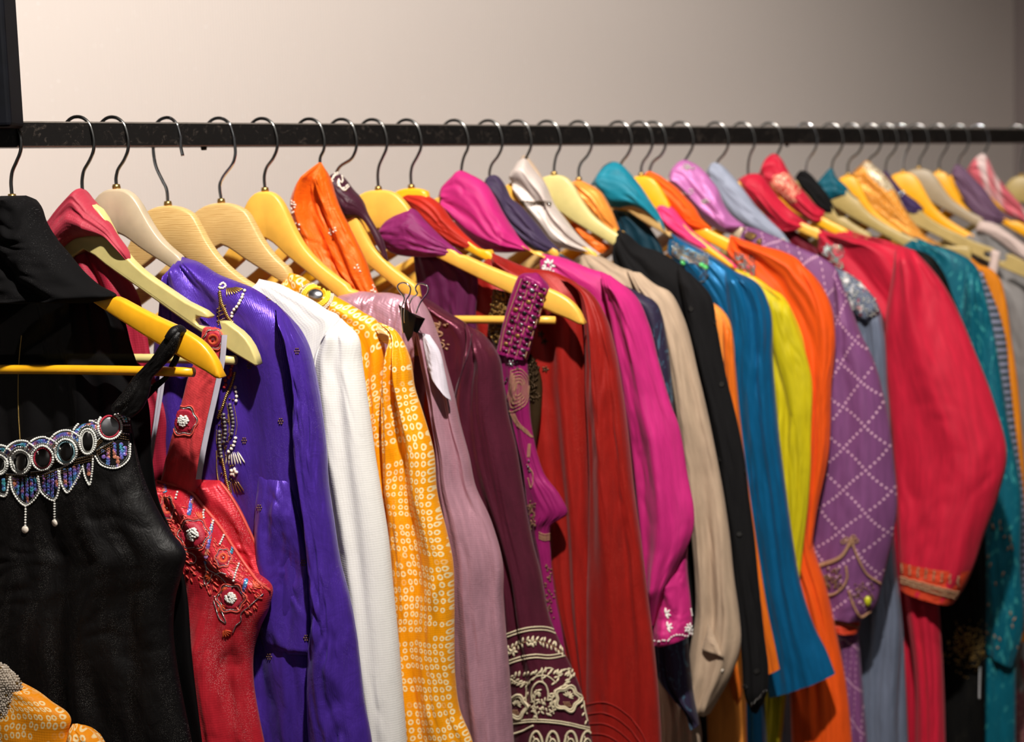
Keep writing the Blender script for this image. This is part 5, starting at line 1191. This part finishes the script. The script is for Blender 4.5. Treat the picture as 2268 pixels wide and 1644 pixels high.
g = garment('coral_camisole', H[1], 'coral red strap top with flower embroidery hung in the hanger notch', 'top')
L_, R_ = rows('470,726 476,724 / 452,726 498,742 / 446,752 496,765 / 432,800 486,822 / 420,830 478,870 / 408,880 466,930 / 388,950 452,990 / 372,1010 444,1040 / 360,1062 440,1090')
loft('strap', M['coral_work'], g, H[1], L_, R_, T=.008, back=1.6, off=.004, k=4, ct=.02, nf=(2, .002), wr=(4, 6, .0012), seed=62, key='g1s', ns=90, nt=30)
L_, R_ = rows('345,1062 420,1084 / 352,1110 452,1122 / 358,1150 486,1166 / 366,1190 515,1212 / 380,1235 550,1258 / 396,1275 602,1300 / 400,1320 596,1345 / 404,1380 576,1392 / 408,1440 560,1450 / 412,1500 560,1515 / 418,1560 570,1580 / 426,1630 582,1640 / 436,1720 600,1720')
loft('bodice', M['coral_tissue'], g, H[1], L_, R_, T=.026, back=.6, off=.006, nf=(3, .005), wr=(4, 7, .002), seed=63, ct=.02, key='g1b', ns=160, nt=70, folds=[(.35, .3, .1, .008, .45, 1.2), (.7, .75, .09, -.008, .5, 1.2), (.52, .58, .06, .006, .5, 1.2)])
L_, R_ = rows('420,1062 486,1064 / 430,1100 508,1092 / 440,1140 532,1130 / 460,1180 552,1172 / 490,1220 574,1222 / 530,1262 598,1264 / 560,1290 604,1286 / 580,1300 600,1304')
loft('back_panel', M['coral_tissue'], g, H[1], L_, R_, T=.014, back=.8, off=-.012, nf=(3, .004), seed=64, ct=.05, cb=.02, key='g1k', ns=60)
ed = [(352, 1062), (384, 1064), (424, 1084), (455, 1120), (490, 1162), (520, 1208), (552, 1255), (580, 1288), (600, 1302)]
tube('edge_piping', M['coralthread'], g, [h[0]+h[1]*.0008 for h in (cast('g1b', *p) for p in [(x-3, y+7) for x, y in ed]) if h], .0016, 8, 60)
tube('edge_piping', M['coralthread'], g, [h[0]+h[1]*.0005 for h in (cast('g1k', *p) for p in pts('488,1070 506,1094 528,1130 548,1170 570,1216 592,1256 598,1284')) if h], .0014, 8, 40)
def tie(name, P_, w, off, H_=None):
    Q = pts(P_); HH = H_ or H[1]; L = [(x-w/2, y) for x, y in Q]; R = [(x+w/2, y) for x, y in Q]
    loft(name, M['ribbon'], g, HH, L, R, T=.0012, off=off, ct=0, nf=(1, 0), wr=(1, 1, 0), ns=40, nt=8)
tie('hanging_loop', '497,742 492,800 478,870 460,950 448,1010 440,1062', 13, .016)
tie('hanging_loop', '366,812 358,870 350,920 340,980 330,1055', 7, .012); tie('hanging_loop', '360,812 350,880 341,950 332,1010 328,1055', 6, .010)
# embroidery on the coral top
def blossom(key, cx, cy, r_, parent, white=True, lob=6, sq=1.0):
    a1, a2, a3, a4 = Acc(), Acc(), Acc(), Acc()
    n_ = int(26+r_)
    for i in range(n_):
        a = 360*i/n_; petal(a1, key, cx+math.cos(math.radians(a))*r_*.28*sq, cy+math.sin(math.radians(a))*r_*.28, a, r_*.58, r_*.14)
    for i in range(n_): a = 360*(i+.5)/n_; petal(a2, key, cx+math.cos(math.radians(a))*r_*.25*sq, cy+math.sin(math.radians(a))*r_*.25, a, r_*.4, 2.2, ht=5)
    chain(a3, key, ringpts(cx, cy, r_*.92*sq, r_*.92, 40, wob=.09, lob=lob), 2.6, 4, 3.2)
    chain(a4, key, ringpts(cx, cy, r_*1.05*sq, r_*1.05, 40, wob=.09, lob=lob), 3, 5, 3.6)
    a1.build('petal_stitch', M['redthread'], parent, 'stuff'); a2.build('petal_stitch', M['orangethread'], parent, 'stuff')
    a3.build('silver_outline', M['silver'], parent, 'stuff'); a4.build('coral_outline', M['coralthread'], parent, 'stuff')
    if white:
        aw = Acc()
        for i in range(46):
            rr = r_*.38*math.sqrt(rng.uniform(0, 1)); aa = rng.uniform(0, 6.28); h = cast(key, cx+rr*math.cos(aa)*sq, cy+rr*math.sin(aa))
            if h: aw.add(ELL_S, h[0]+h[1]*.0022*(1-rr/r_), h[1], RT, .0016, .0013, .0016)
        aw.build('knotted_centre', M['whitethread'], parent, 'stuff')
    else:
        aw = Acc(); petal(aw, key, cx-3, cy, 0, 6, 6, ELL); aw.build('centre_bead', M['silver'], parent, 'stuff')
blossom('g1s', 408, 932, 32, PO['g1s'], sq=.9); blossom('g1s', 472, 752, 22, PO['g1s'], False)
blossom('g1b', 428, 1184, 34, g); blossom('g1b', 512, 1325, 30, g); blossom('g1b', 370, 1126, 26, g, False, sq=.6); blossom('g1b', 494, 1236, 20, g, False, sq=.85)
sq_ = Acc(); sl_ = Acc(); ct_ = Acc(); ot_ = Acc(); wb = Acc()
for P_ in ('368,1062 364,1078 366,1090', '425,1102 422,1118 418,1138', '545,1286 542,1300 538,1312'): chain(sq_, 'g1b', pts(P_), 5, 10, 10, 4, DISC)
chain(sq_, 'g1b', pts('471,1152 466,1180 460,1212 455,1246'), 6, 9, 9, 4, DISC)
for P_ in ('515,1214 512,1224',): chain(sq_, 'g1b', pts(P_), 5, 9, 9, 4, DISC)
for P_ in ('452,1126 449,1136 450,1148', '392,1092 388,1104', '496,1182 491,1195 486,1206', '528,1250 522,1268 518,1286', '471,1155 466,1175'): chain(wb, 'g1b', pts(P_), 5, 6, 6)
for P_ in ('455,1250 462,1262 476,1270 490,1280 500,1290', '455,1250 458,1268 452,1282 456,1296 466,1286 470,1272', '476,1322 484,1340 494,1360 500,1380 488,1372 480,1352 474,1332', '412,1222 424,1226 434,1234 432,1246 420,1248', '582,1316 566,1330 550,1345 534,1360 534,1374 522,1386 516,1400', '345,1160 362,1170 378,1186 392,1200', '476,1274 488,1268 500,1272'): chain(sl_, 'g1b', pts(P_), 2.8, 4.5, 3.4)
for cx, cy, a0 in ((470, 1276, 180), (486, 1340, 60), (370, 1100, 120), (496, 1396, 60), (440, 1150, -60), (530, 1240, -40), (560, 1300, -30), (500, 1300, 100)):
    for k_ in range(5): petal(ot_, 'g1b', cx, cy, a0-50+k_*22, 19, 4.5, ht=3)
for i in range(330):
    u, v = rng.uniform(0, 1), rng.uniform(0, 1)**1.3; x0, y0 = 352+u*235, 1072+u*222; x, y = x0-v*60*(1-u*.5)-4, y0+v*130*(1-.45*u)
    petal(ct_, 'g1b', x, y, 50+rng.normal(0, 25), rng.uniform(8, 15), 3.6, ht=4)
sq_.build('sequins', M['sequin'], g, 'stuff'); sl_.build('silver_scrolls', M['silver'], g, 'stuff'); ot_.build('leaf_stitch', M['orangethread'], g, 'stuff'); ct_.build('seed_stitch', M['coralthread'], g, 'stuff'); wb.build('white_beads', M['whitebead'], g, 'stuff')

# ---- black shawl and black beaded top (hanger 0)
reg_drape(H[0], pts('50,433 82,456 98,492 122,530 150,562 182,600 218,632 250,656'))
g = garment('black_shawl', H[0], 'black velvety shawl draped over the leftmost hanger', 'scarf')
L_, R_ = rows('2,434 58,433 / -28,452 82,456 / -46,490 98,492 / -58,525 122,530 / -68,560 150,562 / -78,595 182,600 / -86,630 218,632 / -92,655 256,656 / -94,672 200,672')
loft('drape', M['black_velvet'], g, H[0], L_, R_, T=.03, back=.8, off=.004, k=2.0, nf=(3, .004), wr=(3, 6, .003), seed=70, ct=.05, cb=.05, ns=120, nt=70, key='g0d', folds=[(.35, .8, .06, .006, .4, 1.1), (.3, .6, .05, -.004, .4, 1.1)])
L_, R_ = rows('-90,640 235,650 / -92,700 272,700 / -94,760 292,770 / -94,820 312,830 / -94,900 330,900 / -94,1000 336,1000 / -94,1100 350,1100 / -94,1200 388,1200 / -94,1300 412,1300 / -94,1450 425,1450 / -94,1700 455,1700')
loft('sheer_panel', M['black_organza'], g, H[0], L_, R_, T=.006, back=1, off=-.016, nf=(9, .006), wr=(4, 3, .0008), seed=71, ns=120, nt=90, ct=0, key='g0p')
ac = Acc(); chain(ac, 'g0p', pts('48,745 43,800 41,860 42,920 46,985'), 3, 6, 3); ac.build('gold_edge', M['gold'], g, 'stuff')
g = garment('beaded_camisole', H[0], 'black silk sleeveless top with mirrored beaded neckline, tied to the leftmost hanger', 'top')
L_, R_ = rows('-70,1004 284,912 / -74,1030 290,940 / -78,1080 300,990 / -80,1130 315,1050 / -80,1180 342,1115 / -80,1220 376,1175 / -80,1250 411,1225 / -80,1290 404,1268 / -80,1340 390,1320 / -80,1400 384,1385 / -80,1480 392,1470 / -80,1560 408,1560 / -80,1640 424,1640 / -80,1720 436,1720')
loft('bodice', M['black_silk'], g, H[0], L_, R_, T=.034, back=.5, off=.002, k=2.4, nf=(4, .004), wr=(6, 14, .0022), seed=72, ct=.015, key='g0b', ns=190, nt=110, folds=[(.55, .5, .05, -.006, .1, 1.2), (.72, .62, .05, .006, .15, 1.2), (.88, .8, .04, -.004, .2, .9)])
def P0(px, py, w): return H[0].hit(px, py, w)
L_, R_ = rows('250,904 292,926 / 253,897 309,912 / 262,884 325,885 / 275,868 332,862 / 296,837 336,840 / 318,813 352,822 / 337,792 368,805 / 354,765 386,786 / 375,738 398,757 / 386,731 400,738')
loft('strap', M['black_silk'], g, H[0], L_, R_, T=.008, back=.8, off=.017, k=2.6, nf=(3, .003), wr=(4, 4, .002), seed=73, ct=0, cb=.05, ns=80, nt=30, folds=[(.2, .8, .1, .004), (.8, .3, .08, -.004)])
L_, R_ = rows('318,866 326,886 / 340,849 350,861 / 364,832 372,840 / 376,806 387,817 / 384,790 398,793 / 388,760 402,764 / 388,742 402,742')
loft('strap', M['black_silk'], g, H[0], L_, R_, T=.006, back=.8, off=.0, k=2.4, nf=(2, .002), wr=(3, 4, .001), seed=74, ct=.05, cb=.05, ns=60, nt=20)
tube('strap_knot', M['black_silk'], g, [P0(x, y, w) for x, y, w in ((372, 752, .018), (384, 738, .016), (396, 733, .008), (401, 738, 0), (399, 750, -.010))], [.004, .0055, .006, .0055, .005], 12, 40)
K = 'g0b'
wh = Acc(); sq = Acc(); si = Acc(); gm = Acc()
MI = [(-2, 1028, 15, 17, 'whitebead'), (48, 1022, 17, 21, 'whitebead'), (96, 1014, 18, 21, 'redthread'), (147, 1000, 18, 22, 'azure'), (195, 978, 12, 22, 'whitebead'), (243, 946, 20, 22, 'redthread')]
M['azure'] = plain('pale_blue_thread', (150, 195, 205), .5)
for cx, cy, rx, ry, mt in MI:
    h = cast(K, cx, cy)
    if h is None: continue
    px = h[2]/F; a = Acc(); a.add(disc_template(24, .15), h[0]+h[1]*.0008, h[1], RT, rx*px, ry*px, .006); a.build('mirror', M['mirror' if cx == 243 else 'darkmirror'], g)
    a = Acc(); chain(a, K, ringpts(cx, cy, rx+.5, ry+.5, 40), 2.6, 4, 4, 6); a.build('thread_ring', M[mt], g, 'stuff')
    chain(wh, K, ringpts(cx, cy, rx+5.5, ry+5.5, 44), 4.6, 6.4, 6.4, 8)
    # scalloped arch above each mirror
    for q, acc_, md in ((13, si, 0), (18, sq, 1), (25, wh, 0)):
        P_ = ringpts(cx, cy, rx+q, ry+q-2, 22, 195, 338)
        if md: chain(acc_, K, P_, 4.2, 9, 9, 3, DISC)
        else: chain(acc_, K, P_, 4.6, 6.4, 5.5)
# little bronze bugles between mirrors and under them
for (ax, ay), (bx, by) in (((66, 1030), (80, 1022)), ((114, 1020), (130, 1010)), ((166, 1004), (184, 992)), ((210, 985), (226, 968)), ((262, 930), (285, 925)), ((262, 945), (286, 945)), ((258, 960), (284, 965)), ((70, 1048), (110, 1044)), ((165, 1020), (205, 1010)), ((215, 1000), (250, 980)), ((100, 1052), (150, 1034)), ((15, 1052), (60, 1056))):
    for k_ in range(3): chain(gm, K, [(ax, ay+k_*5), (bx, by+k_*5)], 4.5, 7, 3.2)
    chain(si, K, [(ax, ay-3), (bx, by-3)], 4, 5, 3)
# hanging scallops filled with sequins
SC = [('24,1058 28,1085 58,1120 88,1088 86,1056', 2), ('84,1060 92,1090 122,1108 132,1080 130,1044', 2), ('132,1045 136,1070 150,1092 166,1072 182,1040', 2), ('184,1034 190,1060 198,1074 204,1050 206,1018', 1), ('212,1012 222,1028 262,1036 284,1018 288,985', 2), ('-20,1065 -10,1090 10,1100 22,1062', 1)]
for P_, n_ in SC:
    Q = pts(P_); chain(wh, K, Q, 5.2, 7, 5)
    chain(si, K, [(x*.9+np.mean([q[0] for q in Q])*.1, y-5) for x, y in Q], 4, 5, 3)
for x0, y0, y1 in ((40, 1062, 1092), (50, 1062, 1104), (60, 1062, 1110), (70, 1060, 1098), (79, 1060, 1084), (98, 1056, 1086), (108, 1054, 1094), (117, 1052, 1098), (126, 1048, 1080), (144, 1042, 1076), (155, 1040, 1082), (165, 1036, 1070), (174, 1032, 1056), (196, 1030, 1050), (240, 995, 1026), (253, 985, 1012), (260, 1015, 1032), (268, 985, 1014), (277, 992, 1006), (228, 1000, 1012), (8, 1064, 1084), (32, 1062, 1080)):
    chain(sq, K, [(x0, y0), (x0+rng.uniform(-1, 2), y1)], 6.2, 9, 9, 3, DISC)
# strings with shell discs
for (xa, ya), (xb, yb) in (((58, 1122), (57, 1164)), ((122, 1110), (122, 1150))): chain(wh, K, [(xa, ya), (xb, yb)], 5.5, 6, 5.5); chain(si, K, [(xa, ya+3), (xb, yb)], 9, 4, 3)
for x, y in ((57, 1173), (123, 1158)):
    h = cast(K, x, y); px = h[2]/F; a = Acc(); a.add(disc_template(20, .16), h[0]+h[1]*.0012, h[1], RT, 8*px, 8*px, .006); a.build('shell_disc', M['pearl'], g)
wh.build('white_beads', M['whitebead'], g, 'stuff'); sq.build('sequins', M['sequin'], g, 'stuff'); si.build('silver_beads', M['silver'], g, 'stuff'); gm.build('bugle_beads', M['bronze'], g, 'stuff')
seam = [h[0]+h[1]*.0004 for h in (cast(K, *p) for p in pts('288,925 292,960 298,1000 306,1045 316,1085')) if h]
tube('side_seam', M['gunmetal'], g, seam, .0006, 6, 40)

# ---- the yellow blouse with pearl collar nearest to the camera
HF = Plane(rail_at(30)-RD*.13, 20.0); HF.un, HF.vn = HF.loc(-120, 1420)
g = garment('bandhani_blouse', HF, 'orange tie-dyed blouse with pearl-covered front in the bottom left corner', 'blouse')
L_, R_ = rows('-120,1460 38,1516 / -120,1480 84,1536 / -120,1510 118,1560 / -120,1530 150,1582 / -120,1550 157,1597 / -120,1570 152,1622 / -120,1600 156,1650 / -120,1720 160,1720')
loft('body', M['bandhani_front'], g, HF, L_, R_, T=.016, back=.8, off=0, nf=(3, .002), wr=(3, 4, .0006), seed=80, ct=.04, key='gF', ns=90, nt=60)
L_, R_ = rows('160,1604 172,1603 / 156,1618 200,1618 / 154,1640 222,1642 / 150,1720 250,1720')
loft('sleeve', M['bandhani_front'], g, HF, L_, R_, T=.018, back=.8, off=-.003, nf=(3, .003), seed=81, ct=.1, key='gFs', ns=50, nt=36)
L_, R_ = rows('-120,1440 -4,1468 / -120,1460 22,1482 / -120,1480 46,1512 / -120,1530 42,1540 / -120,1600 40,1600 / -120,1720 42,1720')
loft('pearl_yoke', plain('ivory_cloth', (232, 220, 204), .6), g, HF, L_, R_, T=.012, back=.3, off=.006, k=4, nf=(2, .001), seed=82, ct=.03, key='gFp', ns=50, nt=36)
ac = Acc(); a2 = Acc()
y = 1466
while y < 1650:
    x = -10
    while x < 52:
        (ac if rng.uniform() > .12 else a2); chain(ac if rng.uniform() > .05 else a2, 'gFp', [(x+rng.uniform(-1.2, 1.2)+(2.6 if int(y) % 2 else 0), y+rng.uniform(-1.2, 1.2))]*2, 5, 6.2, 6.2)
        x += 5.4
    y += 4.9
ac.build('pearls', M['pearl'], PO['gFp'], 'stuff'); a2.build('gold_seed_beads', M['gold'], PO['gFp'], 'stuff')
H[5].sil.append(pts('772,634 813,645 858,649 905,652 951,704 972,762 986,815 1001,868 1016,943'))
H[24].sil.append(pts('2000,512 2030,530 2068,546 2110,562 2140,576 2160,600'))
for i in sorted(HK): build_hanger(HK[i])
print('TRIS', sum(len(o.data.polygons) for o in bpy.data.objects if o.type == 'MESH')*2)
